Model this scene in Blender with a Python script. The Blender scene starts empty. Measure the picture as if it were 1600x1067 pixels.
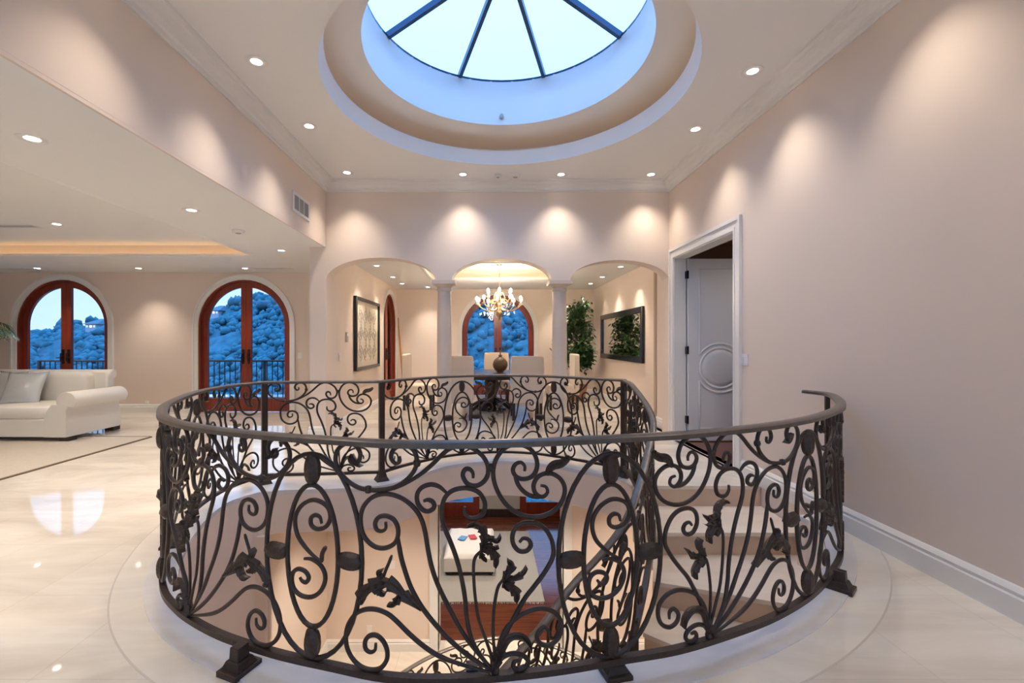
import bpy, bmesh, math, random
from mathutils import Vector, Matrix
from mathutils.geometry import tessellate_polygon
random.seed(7)
PI = math.pi
sc = bpy.context.scene
COL = sc.collection
CAM_H = 1.355

P_HALL, P_SIT, P_DIN, P_LOW, P_CHAN, LED_A, LED_B = (50, 62, 70, 130, 60, 3.6, 4)
# ------------------------------------------------------------------ materials
def material(name, col, rough=.5, metal=0., noise=None, bump=None, spec=.5, coat=0., sheen=0., emit=None, es=0., noise2=None):
    m = bpy.data.materials.new(name); m.use_nodes = True
    nt = m.node_tree; b = nt.nodes['Principled BSDF']
    b.inputs['Base Color'].default_value = (*col, 1); b.inputs['Roughness'].default_value = rough
    b.inputs['Metallic'].default_value = metal; b.inputs['Specular IOR Level'].default_value = spec
    b.inputs['Coat Weight'].default_value = coat; b.inputs['Coat Roughness'].default_value = .05
    b.inputs['Sheen Weight'].default_value = sheen
    if emit: b.inputs['Emission Color'].default_value = (*emit, 1); b.inputs['Emission Strength'].default_value = es
    tc = nt.nodes.new('ShaderNodeTexCoord')
    if noise:
        scale, amt, col2 = noise
        n = nt.nodes.new('ShaderNodeTexNoise'); n.inputs['Scale'].default_value = scale; n.inputs['Detail'].default_value = 5
        r = nt.nodes.new('ShaderNodeValToRGB'); r.color_ramp.elements[0].position = .5 - .5 * amt; r.color_ramp.elements[1].position = .5 + .5 * amt
        r.color_ramp.elements[0].color = (*col, 1); r.color_ramp.elements[1].color = (*col2, 1)
        nt.links.new(tc.outputs['Object'], n.inputs['Vector']); nt.links.new(n.outputs['Fac'], r.inputs['Fac'])
        nt.links.new(r.outputs['Color'], b.inputs['Base Color'])
    if bump:
        scale, st = bump
        n = nt.nodes.new('ShaderNodeTexNoise'); n.inputs['Scale'].default_value = scale; n.inputs['Detail'].default_value = 4
        bp = nt.nodes.new('ShaderNodeBump'); bp.inputs['Strength'].default_value = st; bp.inputs['Distance'].default_value = .02
        nt.links.new(tc.outputs['Object'], n.inputs['Vector']); nt.links.new(n.outputs['Fac'], bp.inputs['Height'])
        nt.links.new(bp.outputs['Normal'], b.inputs['Normal'])
    return m

def marble(name, base, vein, joint, tile=.61, joints=True, rough=.04):
    m = bpy.data.materials.new(name); m.use_nodes = True
    nt = m.node_tree; N = nt.nodes; L = nt.links; b = N['Principled BSDF']
    tc = N.new('ShaderNodeTexCoord')
    n1 = N.new('ShaderNodeTexNoise'); n1.inputs['Scale'].default_value = 1.6; n1.inputs['Detail'].default_value = 9; n1.inputs['Roughness'].default_value = .62; n1.inputs['Distortion'].default_value = .9
    mp = N.new('ShaderNodeMapping'); mp.inputs['Scale'].default_value = (.55, 1.5, 1); mp.inputs['Rotation'].default_value = (0, 0, .5)
    L.new(tc.outputs['Object'], mp.inputs['Vector']); L.new(mp.outputs['Vector'], n1.inputs['Vector'])
    r = N.new('ShaderNodeValToRGB'); e = r.color_ramp.elements
    e[0].position = .3; e[0].color = (*vein, 1); e[1].position = .62; e[1].color = (*base, 1)
    L.new(n1.outputs['Fac'], r.inputs['Fac'])
    out = r.outputs['Color']
    if joints:
        br = N.new('ShaderNodeTexBrick'); br.offset = 0; br.inputs['Scale'].default_value = 1; br.inputs['Brick Width'].default_value = tile; br.inputs['Row Height'].default_value = tile
        br.inputs['Mortar Size'].default_value = .003; br.inputs['Mortar Smooth'].default_value = .3
        br.inputs['Color1'].default_value = (1, 1, 1, 1); br.inputs['Color2'].default_value = (.95, .94, .93, 1); br.inputs['Mortar'].default_value = (*joint, 1)
        L.new(tc.outputs['Object'], br.inputs['Vector'])
        mx = N.new('ShaderNodeMixRGB'); mx.blend_type = 'MULTIPLY'; mx.inputs['Fac'].default_value = 1
        L.new(out, mx.inputs['Color1']); L.new(br.outputs['Color'], mx.inputs['Color2']); out = mx.outputs['Color']
    L.new(out, b.inputs['Base Color']); b.inputs['Roughness'].default_value = rough
    return m

def wood(name, c1, c2, rough=.3, scale=2.0, axis=2):
    m = bpy.data.materials.new(name); m.use_nodes = True
    nt = m.node_tree; N = nt.nodes; L = nt.links; b = N['Principled BSDF']
    tc = N.new('ShaderNodeTexCoord'); mp = N.new('ShaderNodeMapping'); s = [14., 14., 14.]; s[axis] = .9
    mp.inputs['Scale'].default_value = s
    n = N.new('ShaderNodeTexNoise'); n.inputs['Scale'].default_value = scale; n.inputs['Detail'].default_value = 6
    r = N.new('ShaderNodeValToRGB'); r.color_ramp.elements[0].position = .3; r.color_ramp.elements[1].position = .7
    r.color_ramp.elements[0].color = (*c1, 1); r.color_ramp.elements[1].color = (*c2, 1)
    L.new(tc.outputs['Object'], mp.inputs['Vector']); L.new(mp.outputs['Vector'], n.inputs['Vector']); L.new(n.outputs['Fac'], r.inputs['Fac'])
    L.new(r.outputs['Color'], b.inputs['Base Color']); b.inputs['Roughness'].default_value = rough
    return m

def glass_mat(name, tint=(1, 1, 1), ior=1.3):
    m = bpy.data.materials.new(name); m.use_nodes = True
    nt = m.node_tree; N = nt.nodes; L = nt.links; N.remove(N['Principled BSDF'])
    t = N.new('ShaderNodeBsdfTransparent'); t.inputs['Color'].default_value = (*tint, 1)
    g = N.new('ShaderNodeBsdfGlossy'); g.inputs['Roughness'].default_value = .02
    fr = N.new('ShaderNodeFresnel'); fr.inputs['IOR'].default_value = ior
    mx = N.new('ShaderNodeMixShader'); L.new(fr.outputs['Fac'], mx.inputs['Fac'])
    L.new(t.outputs[0], mx.inputs[1]); L.new(g.outputs[0], mx.inputs[2]); L.new(mx.outputs[0], N['Material Output'].inputs['Surface'])
    return m

M = {}
M['wall'] = material('wall_paint', (.76, .645, .56), .6, noise=(1.1, .9, (.745, .63, .545)), bump=(160, .05))
M['ceiling'] = material('ceiling_paint', (.85, .84, .82), .7, bump=(140, .04))
M['trim'] = material('white_trim_paint', (.78, .76, .73), .35)
M['cove'] = material('cove_paint', (.74, .68, .60), .6)
M['shaft'] = material('skylight_shaft_paint', (.80, .80, .80), .6)
M['floor'] = marble('cream_marble', (.73, .68, .605), (.55, .49, .42), (.88, .86, .84))
M['border'] = marble('cream_marble_border', (.75, .695, .615), (.62, .56, .485), (.8, .8, .8), joints=False, rough=.06)
M['line'] = material('inlay_line', (.56, .50, .44), .15)
M['curb'] = marble('grey_white_marble', (.70, .68, .68), (.55, .54, .56), (.8, .8, .8), joints=False, rough=.12)
M['tread'] = marble('tread_marble', (.73, .65, .55), (.62, .53, .44), (.8, .8, .8), joints=False, rough=.2)
M['riser'] = material('riser_stone', (.60, .45, .34), .4, noise=(3, .8, (.55, .41, .31)))
M['iron'] = material('wrought_iron', (.036, .023, .018), .42, .3, noise=(40, .6, (.054, .036, .028)), bump=(120, .15))
M['ironleaf'] = material('wrought_iron_leaf', (.040, .025, .019), .40, .35, noise=(55, .6, (.066, .043, .032)), bump=(90, .3))
M['handrail'] = material('handrail_iron', (.095, .077, .065), .34, .3, noise=(30, .5, (.14, .118, .10)))
M['mahogany'] = wood('mahogany', (.15, .022, .011), (.26, .044, .020), .28)
M['darkwood'] = wood('dark_wood', (.018, .010, .008), (.04, .022, .016), .3)
M['floorwood'] = wood('red_brown_floorboards', (.075, .020, .010), (.15, .045, .022), .13, axis=0)
M['tanwood'] = wood('tan_wood', (.42, .2, .08), (.55, .29, .13), .4)
M['glass'] = glass_mat('window_glass')
M['skyglass'] = glass_mat('skylight_glass', (.97, .98, 1), 1.06)
M['bronze'] = material('sky_tinted_bronze', (.035, .07, .14), .35, .4)  # blue sky light on the skylight bars is put into the base colour
M['black'] = material('black_metal', (.012, .011, .012), .35, .3)
M['blackframe'] = material('black_lacquer', (.012, .012, .016), .22)
M['mirror'] = material('mirror_silver', (.9, .9, .9), .01, 1.)
M['sofa'] = material('ivory_leather', (.78, .75, .70), .42, bump=(60, .08))
M['satin'] = material('silver_satin', (.60, .64, .67), .25, .35, bump=(25, .15))
M['rug'] = material('beige_rug', (.60, .54, .46), .95, noise=(55, .8, (.48, .43, .37)), bump=(160, .6))
M['rugedge'] = material('brown_rug_binding', (.16, .11, .08), .9)
M['greyrug'] = material('grey_shag_rug', (.52, .49, .46), .95, noise=(70, .8, (.38, .36, .34)), bump=(120, .9))
M['linen'] = material('cream_linen', (.74, .64, .54), .8, noise=(120, .5, (.68, .585, .49)), bump=(220, .15))
M['door'] = material('door_paint', (.72, .72, .75), .4)
M['plastic'] = material('white_plastic', (.82, .8, .78), .35)
M['grille'] = material('grille_dark', (.12, .11, .10), .6)
M['leaf'] = material('ficus_leaf', (.028, .075, .022), .38, noise=(6, .8, (.06, .14, .035)))
M['bark'] = material('ficus_bark', (.12, .075, .045), .8, bump=(40, .5))
M['basket'] = material('terracotta_basket', (.42, .17, .075), .6, bump=(50, .6))
M['soil'] = material('potting_soil', (.03, .02, .014), .9)
M['canvas'] = material('cream_canvas', (.66, .59, .49), .7, noise=(9, .8, (.58, .51, .42)))
M['greymetal'] = material('antique_grey_metal', (.44, .40, .35), .45, .4)
M['gold'] = material('antique_gold', (.46, .30, .14), .3, .8)
M['crystal'] = material('crystal', (.95, .93, .9), .03, 0, spec=1.)
M['candle'] = material('candle_sleeve', (.85, .78, .66), .5)
M['bulb'] = material('lit_bulb', (1, .95, .85), .3, emit=(1, .86, .66), es=30)
M['lens'] = material('lit_lamp_lens', (1, 1, 1), .3, emit=(1, .93, .82), es=9)
M['led'] = material('amber_cove_strip', (1, .8, .5), .4, emit=(1, .56, .24), es=LED_A)
M['leddome'] = material('dim_amber_cove_strip', (1, .8, .5), .4, emit=(1, .56, .26), es=2.0)
M['ledsoft'] = material('cream_cove_strip', (1, .8, .5), .4, emit=(1, .74, .48), es=LED_B)
M['olive'] = material('olive_glazed_ceramic', (.10, .10, .06), .4, noise=(14, .6, (.2, .09, .05)), bump=(35, .5))
M['stone'] = material('column_stone', (.60, .50, .41), .45, noise=(5, .8, (.66, .56, .47)), bump=(90, .06))
M['deck'] = material('deck_stone', (.5, .5, .5), .3)
M['hill'] = material('haze_tinted_scrub', (.008, .065, .095), .95, noise=(.7, .4, (.030, .145, .19)), bump=(1.6, 1.))  # blue of dusk and haze is painted into the hillside colour
M['tree'] = material('haze_tinted_foliage', (.013, .105, .15), .95, noise=(.3, .8, (.03, .155, .20)))  # foliage colour carries the blue dusk haze too
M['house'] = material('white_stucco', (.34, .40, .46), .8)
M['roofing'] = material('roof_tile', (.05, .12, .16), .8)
M['litwin'] = material('lit_house_window', (1, .8, .5), .5, emit=(1, .75, .4), es=1.0)
M['hallfloor'] = marble('lower_hall_marble', (.72, .66, .58), (.62, .55, .47), (.75, .72, .7))
M['greywall'] = material('grey_wall_paint', (.50, .47, .43), .6)
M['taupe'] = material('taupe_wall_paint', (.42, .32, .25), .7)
M['print'] = material('magazine_cover', (.55, .05, .06), .4)
M['printblue'] = material('blue_magazine_cover', (.12, .3, .6), .4)

# ------------------------------------------------------------------ mesh helpers
ORG = {}
def org(o): return ORG.get(o, Vector((0, 0, 0))) if o else Vector((0, 0, 0))

class MB:
    def __init__(s, mat=None): s.v = []; s.f = []; s.mat = mat or Matrix()
    def add(s, vs, fs):
        k = len(s.v); s.v += [s.mat @ Vector(v) for v in vs]; s.f += [tuple(i + k for i in f) for f in fs]; return s
    def box(s, x0, x1, y0, y1, z0, z1):
        vs = [(x, y, z) for z in (z0, z1) for y in (y0, y1) for x in (x0, x1)]
        return s.add(vs, [(0, 2, 3, 1), (4, 5, 7, 6), (0, 1, 5, 4), (2, 6, 7, 3), (0, 4, 6, 2), (1, 3, 7, 5)])
    def cbox(s, c, size, rz=0, taper=1.):
        cx, cy, cz = c; a, b, h = [q / 2 for q in size]; R = Matrix.Rotation(rz, 3, 'Z'); vs = []
        for z, t in ((-h, 1.), (h, taper)):
            for y in (-b * t, b * t):
                for x in (-a * t, a * t): vs.append(R @ Vector((x, y, z)) + Vector((cx, cy, cz)))
        return s.add(vs, [(0, 2, 3, 1), (4, 5, 7, 6), (0, 1, 5, 4), (2, 6, 7, 3), (0, 4, 6, 2), (1, 3, 7, 5)])
    def lathe(s, prof, c=(0, 0, 0), n=24, cap=True, axis='Z'):
        vs = []; fs = []; m = len(prof)
        for r, z in prof:
            for i in range(n):
                a = 2 * PI * i / n; p = (r * math.cos(a), r * math.sin(a), z)
                if axis == 'Y': p = (p[0], p[2], p[1])
                if axis == 'X': p = (p[2], p[0], p[1])
                vs.append((p[0] + c[0], p[1] + c[1], p[2] + c[2]))
        for j in range(m - 1):
            for i in range(n):
                k = (i + 1) % n; fs.append((j * n + i, j * n + k, (j + 1) * n + k, (j + 1) * n + i))
        if cap: fs.append(tuple(range(n - 1, -1, -1))); fs.append(tuple((m - 1) * n + i for i in range(n)))
        return s.add(vs, fs)
    def tube(s, pts, r, n=8, up=None, taper=None, flat=1., closed=False, square=False):
        """sweep along pts; up = constant or per-point normal; radius r (side) and r*flat (along normal)"""
        P = [Vector(p) for p in pts]; m = len(P); vs = []; fs = []
        ref = Vector((0, 0, 1)); last = None
        for i in range(m):
            if closed: T = P[(i + 1) % m] - P[i - 1]
            else: T = P[min(i + 1, m - 1)] - P[max(i - 1, 0)]
            if T.length < 1e-9: T = Vector((1, 0, 0))
            T.normalize()
            if up is not None: Nn = Vector(up[i] if isinstance(up, list) else up)
            else:
                Nn = last if last is not None else (Vector((0, 0, 1)) if abs(T.z) < .9 else Vector((1, 0, 0)))
            Nn = Nn - T * Nn.dot(T)
            if Nn.length < 1e-6: Nn = T.orthogonal()
            Nn.normalize(); last = Nn; B = T.cross(Nn)
            rr = r * (taper(i / max(1, m - 1)) if taper else 1)
            for k in range(n):
                a = 2 * PI * (k + .5) / n; ca, sa = math.cos(a), math.sin(a)
                if square: q = max(abs(ca), abs(sa)) ** .8; ca /= q; sa /= q
                vs.append(P[i] + B * (ca * rr) + Nn * (sa * rr * flat))
        lim = m if closed else m - 1
        for j in range(lim):
            jj = (j + 1) % m
            for k in range(n):
                kk = (k + 1) % n; fs.append((j * n + k, j * n + kk, jj * n + kk, jj * n + k))
        if not closed: fs.append(tuple(range(n - 1, -1, -1))); fs.append(tuple((m - 1) * n + i for i in range(n)))
        return s.add(vs, fs)
    def slab(s, outer, holes, O, U, V, W):
        """flat polygon (2D outer loop with hole loops) at O + a*U + b*V, thick by vector W"""
        O, U, V, W = map(Vector, (O, U, V, W)); loops = [outer] + list(holes)
        flat = [p for l in loops for p in l]; n = len(flat)
        tris = tessellate_polygon([[Vector((a, b, 0)) for a, b in l] for l in loops])
        vs = [O + U * a + V * b for a, b in flat]; vs += [v + W for v in vs]
        fs = [tuple(t) for t in tris] + [tuple(i + n for i in reversed(t)) for t in tris]; k = 0
        for l in loops:
            q = len(l)
            for i in range(q):
                a, b = k + i, k + (i + 1) % q; fs.append((a, b, b + n, a + n))
            k += q
        return s.add(vs, fs)
    def extrude_profile(s, prof, path, closed=False):
        """prof = [(out, z)], path = [((x, y), (nx, ny))]: sweeps a moulding along a plan path with given outward normals"""
        vs = []; fs = []; q = len(prof); m = len(path)
        for (x, y), (nx, ny) in path:
            for o, z in prof: vs.append((x + nx * o, y + ny * o, z))
        for j in range(m if closed else m - 1):
            jj = (j + 1) % m
            for k in range(q):
                kk = (k + 1) % q; fs.append((j * q + k, jj * q + k, jj * q + kk, j * q + kk))
        if not closed: fs.append(tuple(range(q))); fs.append(tuple((m - 1) * q + i for i in reversed(range(q))))
        return s.add(vs, fs)
    def build(s, name, m, parent=None, smooth=None, bevel=0., sub=0):
        me = bpy.data.meshes.new(name); o0 = org(parent)
        me.from_pydata([v - o0 for v in s.v], [], s.f); me.validate()
        bm = bmesh.new(); bm.from_mesh(me); bmesh.ops.recalc_face_normals(bm, faces=bm.faces); bm.to_mesh(me); bm.free()
        me.materials.append(m)
        if smooth is not None:
            me.shade_smooth()
            if smooth < 180: me.set_sharp_from_angle(angle=math.radians(smooth))
        o = bpy.data.objects.new(name, me); COL.objects.link(o)
        if parent: o.parent = parent
        ORG[o] = o0
        if bevel:
            b = o.modifiers.new('bevel', 'BEVEL'); b.width = bevel; b.segments = 2; b.limit_method = 'ANGLE'
        if sub:
            b = o.modifiers.new('subdivision', 'SUBSURF'); b.levels = b.render_levels = sub
        return o

def tag(o, label=None, cat=None, group=None, kind=None):
    if label: o['label'] = label
    if cat: o['category'] = cat
    if group: o['group'] = group
    if kind: o['kind'] = kind
    return o
def thing(name, label, cat, loc=(0, 0, 0), group=None, kind=None):
    o = bpy.data.objects.new(name, None); o.empty_display_size = .1; COL.objects.link(o); o.location = loc; ORG[o] = Vector(loc)
    return tag(o, label, cat, group, kind)
def partempty(name, parent):
    o = bpy.data.objects.new(name, None); o.empty_display_size = .05; COL.objects.link(o); o.parent = parent; ORG[o] = org(parent); return o
def struct(mb, name, m, label, cat='room', smooth=None, bevel=0.):
    return tag(mb.build(name, m, None, smooth, bevel), label, cat, None, 'structure')
def kids(o): return [c for c in bpy.data.objects if c.parent == o]
def copy_tree(o, parent=None):
    c = o.copy(); COL.objects.link(c); c.parent = parent; ORG[c] = org(o)
    for ch in kids(o): copy_tree(ch, c)
    return c

def arc(cx, cz, rx, rz, a0, a1, n):
    return [(cx + rx * math.cos(a0 + (a1 - a0) * i / n), cz + rz * math.sin(a0 + (a1 - a0) * i / n)) for i in range(n + 1)]
def cr(P, n=8):
    P = [Vector(p) for p in P]
    if len(P) == 2: return [P[0].lerp(P[1], i / n) for i in range(n + 1)]
    P = [2 * P[0] - P[1]] + P + [2 * P[-1] - P[-2]]; out = []
    for i in range(1, len(P) - 2):
        p0, p1, p2, p3 = P[i - 1:i + 3]
        for k in range(n):
            t = k / n; out.append(.5 * ((2 * p1) + (p2 - p0) * t + (2 * p0 - 5 * p1 + 4 * p2 - p3) * t * t + (3 * p1 - p0 - 3 * p2 + p3) * t ** 3))
    out.append(P[-2]); return out
# ------------------------------------------------------------------ light levels
SKY_TOP = (.64, 1.55, 3.3, 1); SKY_S = .96; EXPO = 0.68
# ------------------------------------------------------------------ dimensions of the place
XR, XL, YB, YB2, ZC, ZS = 2.6, -2.27, 6.46, 6.71, 3.63, 2.71
YN, XW, YF = -2.6, -9.9, 8.8           # near wall, far left wall, far wall of the left room
XD, YD = 2.76, 11.6                    # right and far wall of the dining room
ZL = -3.05                             # lower floor
DCX, DCY = .19, 4.197                  # centre of the dome

# ---- plan of the landing railing: right end, around the front, left, back
RAIL_A = [(2.50, 3.57), (2.53, 3.36), (2.37, 3.06), (2.12, 2.72), (1.87, 2.48), (1.62, 2.28), (1.34, 2.11), (1.09, 1.995), (.80, 1.885), (.54, 1.825), (.30, 1.77), (.075, 1.735), (-.165, 1.715), (-.385, 1.73), (-.60, 1.785), (-.83, 1.85), (-1.02, 1.92), (-1.17, 1.985), (-1.34, 2.08), (-1.47, 2.17), (-1.63, 2.31), (-1.80, 2.53), (-1.95, 2.77), (-2.06, 3.02), (-2.18, 3.35), (-2.25, 3.68), (-2.24, 4.03), (-2.12, 4.36)]
RAIL_B = [(-2.12, 4.36), (-1.85, 4.38), (-1.49, 4.41), (-1.02, 4.46)]
RAIL_C = [(-1.02, 4.46), (-.80, 4.75), (-.45, 5.08), (-.1, 5.24), (.228, 5.28), (.55, 5.21), (.85, 5.03), (1.12, 4.82), (1.395, 4.6)]

class Path:
    """a plan curve sampled by arc length, with a height offset zf(s)"""
    def __init__(s, pts, zf=None):
        s.p = [Vector((a[0], a[1])) for a in pts]; s.s = [0.]
        for a, b in zip(s.p, s.p[1:]): s.s.append(s.s[-1] + (b - a).length)
        s.L = s.s[-1]; s.zf = zf or (lambda q: 0.)
    def at(s, q):
        if q <= 0: return s.p[0] + (s.p[1] - s.p[0]).normalized() * q
        if q >= s.L: return s.p[-1] + (s.p[-1] - s.p[-2]).normalized() * (q - s.L)
        lo, hi = 0, len(s.s) - 1
        while hi - lo > 1:
            mid = (lo + hi) // 2
            if s.s[mid] <= q: lo = mid
            else: hi = mid
        t = (q - s.s[lo]) / max(1e-9, s.s[hi] - s.s[lo]); return s.p[lo].lerp(s.p[hi], t)
    def tan(s, q, e=.03): return (s.at(q + e) - s.at(q - e)).normalized()
    def nor(s, q):           # horizontal normal (to the left of travel)
        t = s.tan(q); return Vector((-t.y, t.x, 0))
    def pt(s, q, z, off=0.):
        p = s.at(q); n = s.nor(q); return Vector((p.x + n.x * off, p.y + n.y * off, z + s.zf(q)))
    def s_of_dir(s, u, lo, hi):   # where the curve crosses the direction X/Y = u
        best = min((abs(s.at(lo + (hi - lo) * i / 400).x - u * s.at(lo + (hi - lo) * i / 400).y), lo + (hi - lo) * i / 400) for i in range(401)); return best[1]

ptsA, ptsB, ptsC = cr(RAIL_A, 10), cr(RAIL_B, 6), cr(RAIL_C, 10)
RAIL = Path(ptsA + ptsB[1:] + ptsC[1:])
SA = Path(ptsA).L; SB = SA + Path(ptsB).L; SC = RAIL.L

# smoothed offsets of that plan (travel is right end -> front -> left, so the opening lies to the right of travel)
NS = 180
raw = [RAIL.at(SC * i / NS) for i in range(NS + 1)]
def smooth_loop(P, w):
    out = []
    for i in range(len(P)):
        k = min(w, i, len(P) - 1 - i); a = Vector((0, 0))
        for j in range(i - k, i + k + 1): a += P[j]
        out.append(a / (2 * k + 1))
    return out
sm = smooth_loop(raw, 4)
def offs(P, f):
    out = []
    for i in range(len(P)):
        t = (P[min(i + 1, len(P) - 1)] - P[max(i - 1, 0)]).normalized(); n = Vector((t.y, -t.x))
        q = P[i] + n * f(SC * i / NS); out.append((min(q.x, 2.63), q.y))
    return out
def ramp(q, a, b): return max(0., min(1., (q - a) / (b - a)))
def inner_off(q):           # negative = outside; the opening edge lies inside the rail
    return .07 + .15 * ramp(q, SA - .5, SA) * (1 - ramp(q, SB, SB + .8)) + .02 * ramp(q, SB, SB + .5)
inner = offs(sm, inner_off)
curbo = offs(sm, lambda q: -.085)
bord = offs(smooth_loop(raw, 9), lambda q: -.25)
bord2 = offs(smooth_loop(raw, 9), lambda q: -.258)
TAIL = [(1.38, 4.3), (2.63, 4.3)]
OPENING = inner + TAIL + [(2.63, 3.6)]

def ring(a, b, z0, z1, name, m, label):
    mb = MB(); n = len(a); vs = [(x, y, z1) for x, y in a] + [(x, y, z1) for x, y in b] + [(x, y, z0) for x, y in a] + [(x, y, z0) for x, y in b]; fs = []
    for i in range(n - 1):
        fs += [(i, i + 1, n + i + 1, n + i), (2 * n + i, 3 * n + i, 3 * n + i + 1, 2 * n + i + 1), (i, 2 * n + i, 2 * n + i + 1, i + 1), (n + i, n + i + 1, 3 * n + i + 1, 3 * n + i)]
    mb.add(vs, fs); return struct(mb, name, m, label, 'floor')

X3, Y3, Z3 = (1, 0, 0), (0, 1, 0), (0, 0, 1)
# ---- floors
main_hole = bord2 + [inner[-1]] + TAIL
struct(MB().slab([(XW, YN), (2.65, YN), (2.65, 6.6), (2.9, 6.6), (2.9, 11.85), (XW, 11.85)], [main_hole], (0, 0, 0), X3, Y3, (0, 0, -.03)), 'floor', M['floor'], 'polished cream marble floor around the stair opening', 'floor')
ring(bord, curbo, -.03, 0, 'floor', M['border'], 'plain marble border curving around the stair opening')
ring(bord2, bord, -.03, .001, 'trim_1', M['line'], 'thin inlaid line outlining the marble border')
ring(curbo, inner, -.03, .006, 'trim_2', M['curb'], 'grey white marble edge under the iron railing')
struct(MB().slab([(-2.6, YN), (2.65, YN), (2.65, 6.74), (-2.6, 6.74)], [OPENING], (0, 0, -.385), X3, Y3, (0, 0, .354)), 'ceiling', M['wall'], 'floor slab edge and ceiling of the lower hall', 'ceiling')
# ---- high hall walls
dh = [(4.75, 0), (6.27, 0), (6.27, 2.52), (4.75, 2.52)]
struct(MB().slab([(YN, ZL - .1), (YB - .001, ZL - .1), (YB - .001, 3.8), (YN, 3.8)], [dh], (XR, 0, 0), Y3, Z3, (.15, 0, 0)), 'wall_right', M['wall'], 'tall peach wall on the right with a doorway', 'wall')
struct(MB().box(XL - .2, XL, YN, YB, ZS + .021, 3.8).box(XL - .021, XL - .001, YN, YB, ZS - .003, ZS + .022), 'wall_left', M['wall'], 'tall peach wall band above the opening to the sitting room', 'wall')
A1 = arc(-1.495, 2.235, .775, .325, PI, 0, 24); A2 = arc(.228, 2.235, .708, .315, PI, 0, 24); A3 = arc(1.9, 2.235, .70, .29, PI, 0, 24)
struct(MB().slab([(-2.5, 0), (XL, 0)] + A1 + A2 + A3 + [(XR, 0), (2.9, 0), (2.9, 3.8), (-2.5, 3.8)], [], (0, YB, 0), X3, Z3, (0, YB2 - YB, 0)), 'wall_back', M['wall'], 'peach wall with three arches carried by two columns', 'wall')
WINS = [(-8.2, -5.6, .5, 2.4), (-4.9, -2.7, .5, 2.4), (-1.9, 2.2, .1, 3.1)]
struct(MB().slab([(XW - .2, -.1), (2.75, -.1), (2.75, 3.8), (XW - .2, 3.8)], [[(a, c), (b, c), (b, d), (a, d)] for a, b, c, d in WINS], (0, YN - .15, 0), X3, Z3, (0, .15, 0)), 'wall_front', M['wall'], 'wall behind the photographer with three windows', 'wall')
for i, (a, b, c, d) in enumerate(WINS):
    t = tag(thing('window_%d' % (i + 2), ('wide left', 'middle', 'tall right')[i] + ' window in the wall behind the photographer', 'window', ((a + b) / 2, YN, c)), kind='structure')
    m_ = (a + b) / 2
    MB().slab([(a, c), (b, c), (b, d), (a, d)], [[(a + .06, c + .06), (m_ - .03, c + .06), (m_ - .03, d - .06), (a + .06, d - .06)], [(m_ + .03, c + .06), (b - .06, c + .06), (b - .06, d - .06), (m_ + .03, d - .06)]], (0, YN - .12, 0), X3, Z3, (0, .08, 0)).build('frame', M['trim'], t)
    MB().box(a + .05, b - .05, YN - .085, YN - .08, c + .05, d - .05).build('glass_pane', M['glass'], t)
# ---- ceiling of the hall with the round opening
circ = [(DCX + 1.63 * math.cos(2 * PI * i / 96), DCY + 1.63 * math.sin(2 * PI * i / 96)) for i in range(96)]
struct(MB().slab([(XL - .2, YN), (2.75, YN), (2.75, YB2), (XL - .2, YB2)], [circ], (0, 0, ZC), X3, Y3, (0, 0, .05)), 'ceiling', M['ceiling'], 'white hall ceiling with a round skylight opening', 'ceiling')
lip = [(1.63, 3.632), (1.625, 3.66), (1.605, 3.74), (1.59, 3.79), (1.60, 3.80), (1.63, 3.80), (1.66, 3.74), (1.675, 3.68), (1.98, 3.68), (1.98, 3.98), (2.03, 3.98), (2.03, 3.632), (1.63, 3.632)]
struct(MB().lathe(lip, (DCX, DCY, 0), 96, cap=False), 'trim_3', M['ceiling'], 'round plaster lip with hidden cove around the skylight', 'ceiling trim', 50)
ann = [(1.293, 3.98), (1.31, 3.974), (1.6, 3.974), (1.99, 3.975), (1.99, 4.03), (1.34, 4.03), (1.36, 4.45), (1.36, 4.50), (1.293, 4.50), (1.293, 3.98)]
struct(MB().lathe(ann, (DCX, DCY, 0), 96, cap=False), 'ceiling', M['shaft'], 'raised round ceiling and shaft below the skylight', 'ceiling', 40)
# crown moulding on three walls
crown = [(0, 3.49), (.012, 3.49), (.016, 3.505), (.04, 3.512), (.047, 3.535), (.075, 3.555), (.088, 3.575), (.118, 3.59), (.125, 3.603), (.15, 3.61), (.155, 3.631), (0, 3.631)]
struct(MB().extrude_profile(crown, [((XL, YN), (1, 0)), ((XL, YB), (1, -1)), ((XR, YB), (-1, -1)), ((XR, YN), (-1, 0))]), 'trim_4', M['trim'], 'white stepped crown moulding around the hall', 'moulding')
base = [(0, 0), (.022, 0), (.022, .11), (.014, .12), (.018, .138), (.006, .16), (0, .168)]
def baseboard(name, pts, label):
    struct(MB().extrude_profile(base, pts), name, M['trim'], label, 'baseboard')
baseboard('baseboard_right', [((XR, YN), (-1, 0)), ((XR, 4.62), (-1, 0))], 'white baseboard along the right wall and above the stairs')
baseboard('baseboard_back', [((-2.5, 11.5), (0, 0)), ((-2.5, YB), (-1, -1)), ((XL, YB), (0, -1))], 'white baseboard around the left pier of the arches')
baseboard('baseboard_dining', [((XL, YB2), (1, 0)), ((XL, 9.98), (1, 0))], 'white baseboard on the left dining wall')
baseboard('baseboard_dining_right', [((XD, YB2), (-1, 0)), ((XD, YD), (-1, -1)), ((1.4, YD), (0, -1))], 'white baseboard on the right dining wall')
baseboard('baseboard_far', [((-2.51, YF), (0, -1)), ((-3.66, YF), (0, -1))], 'white baseboard right of the arched doors in the sitting room')
baseboard('baseboard_sitting', [((-5.68, YF), (0, -1)), ((-7.17, YF), (0, -1))], 'white baseboard between the arched doors of the sitting room')

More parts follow.
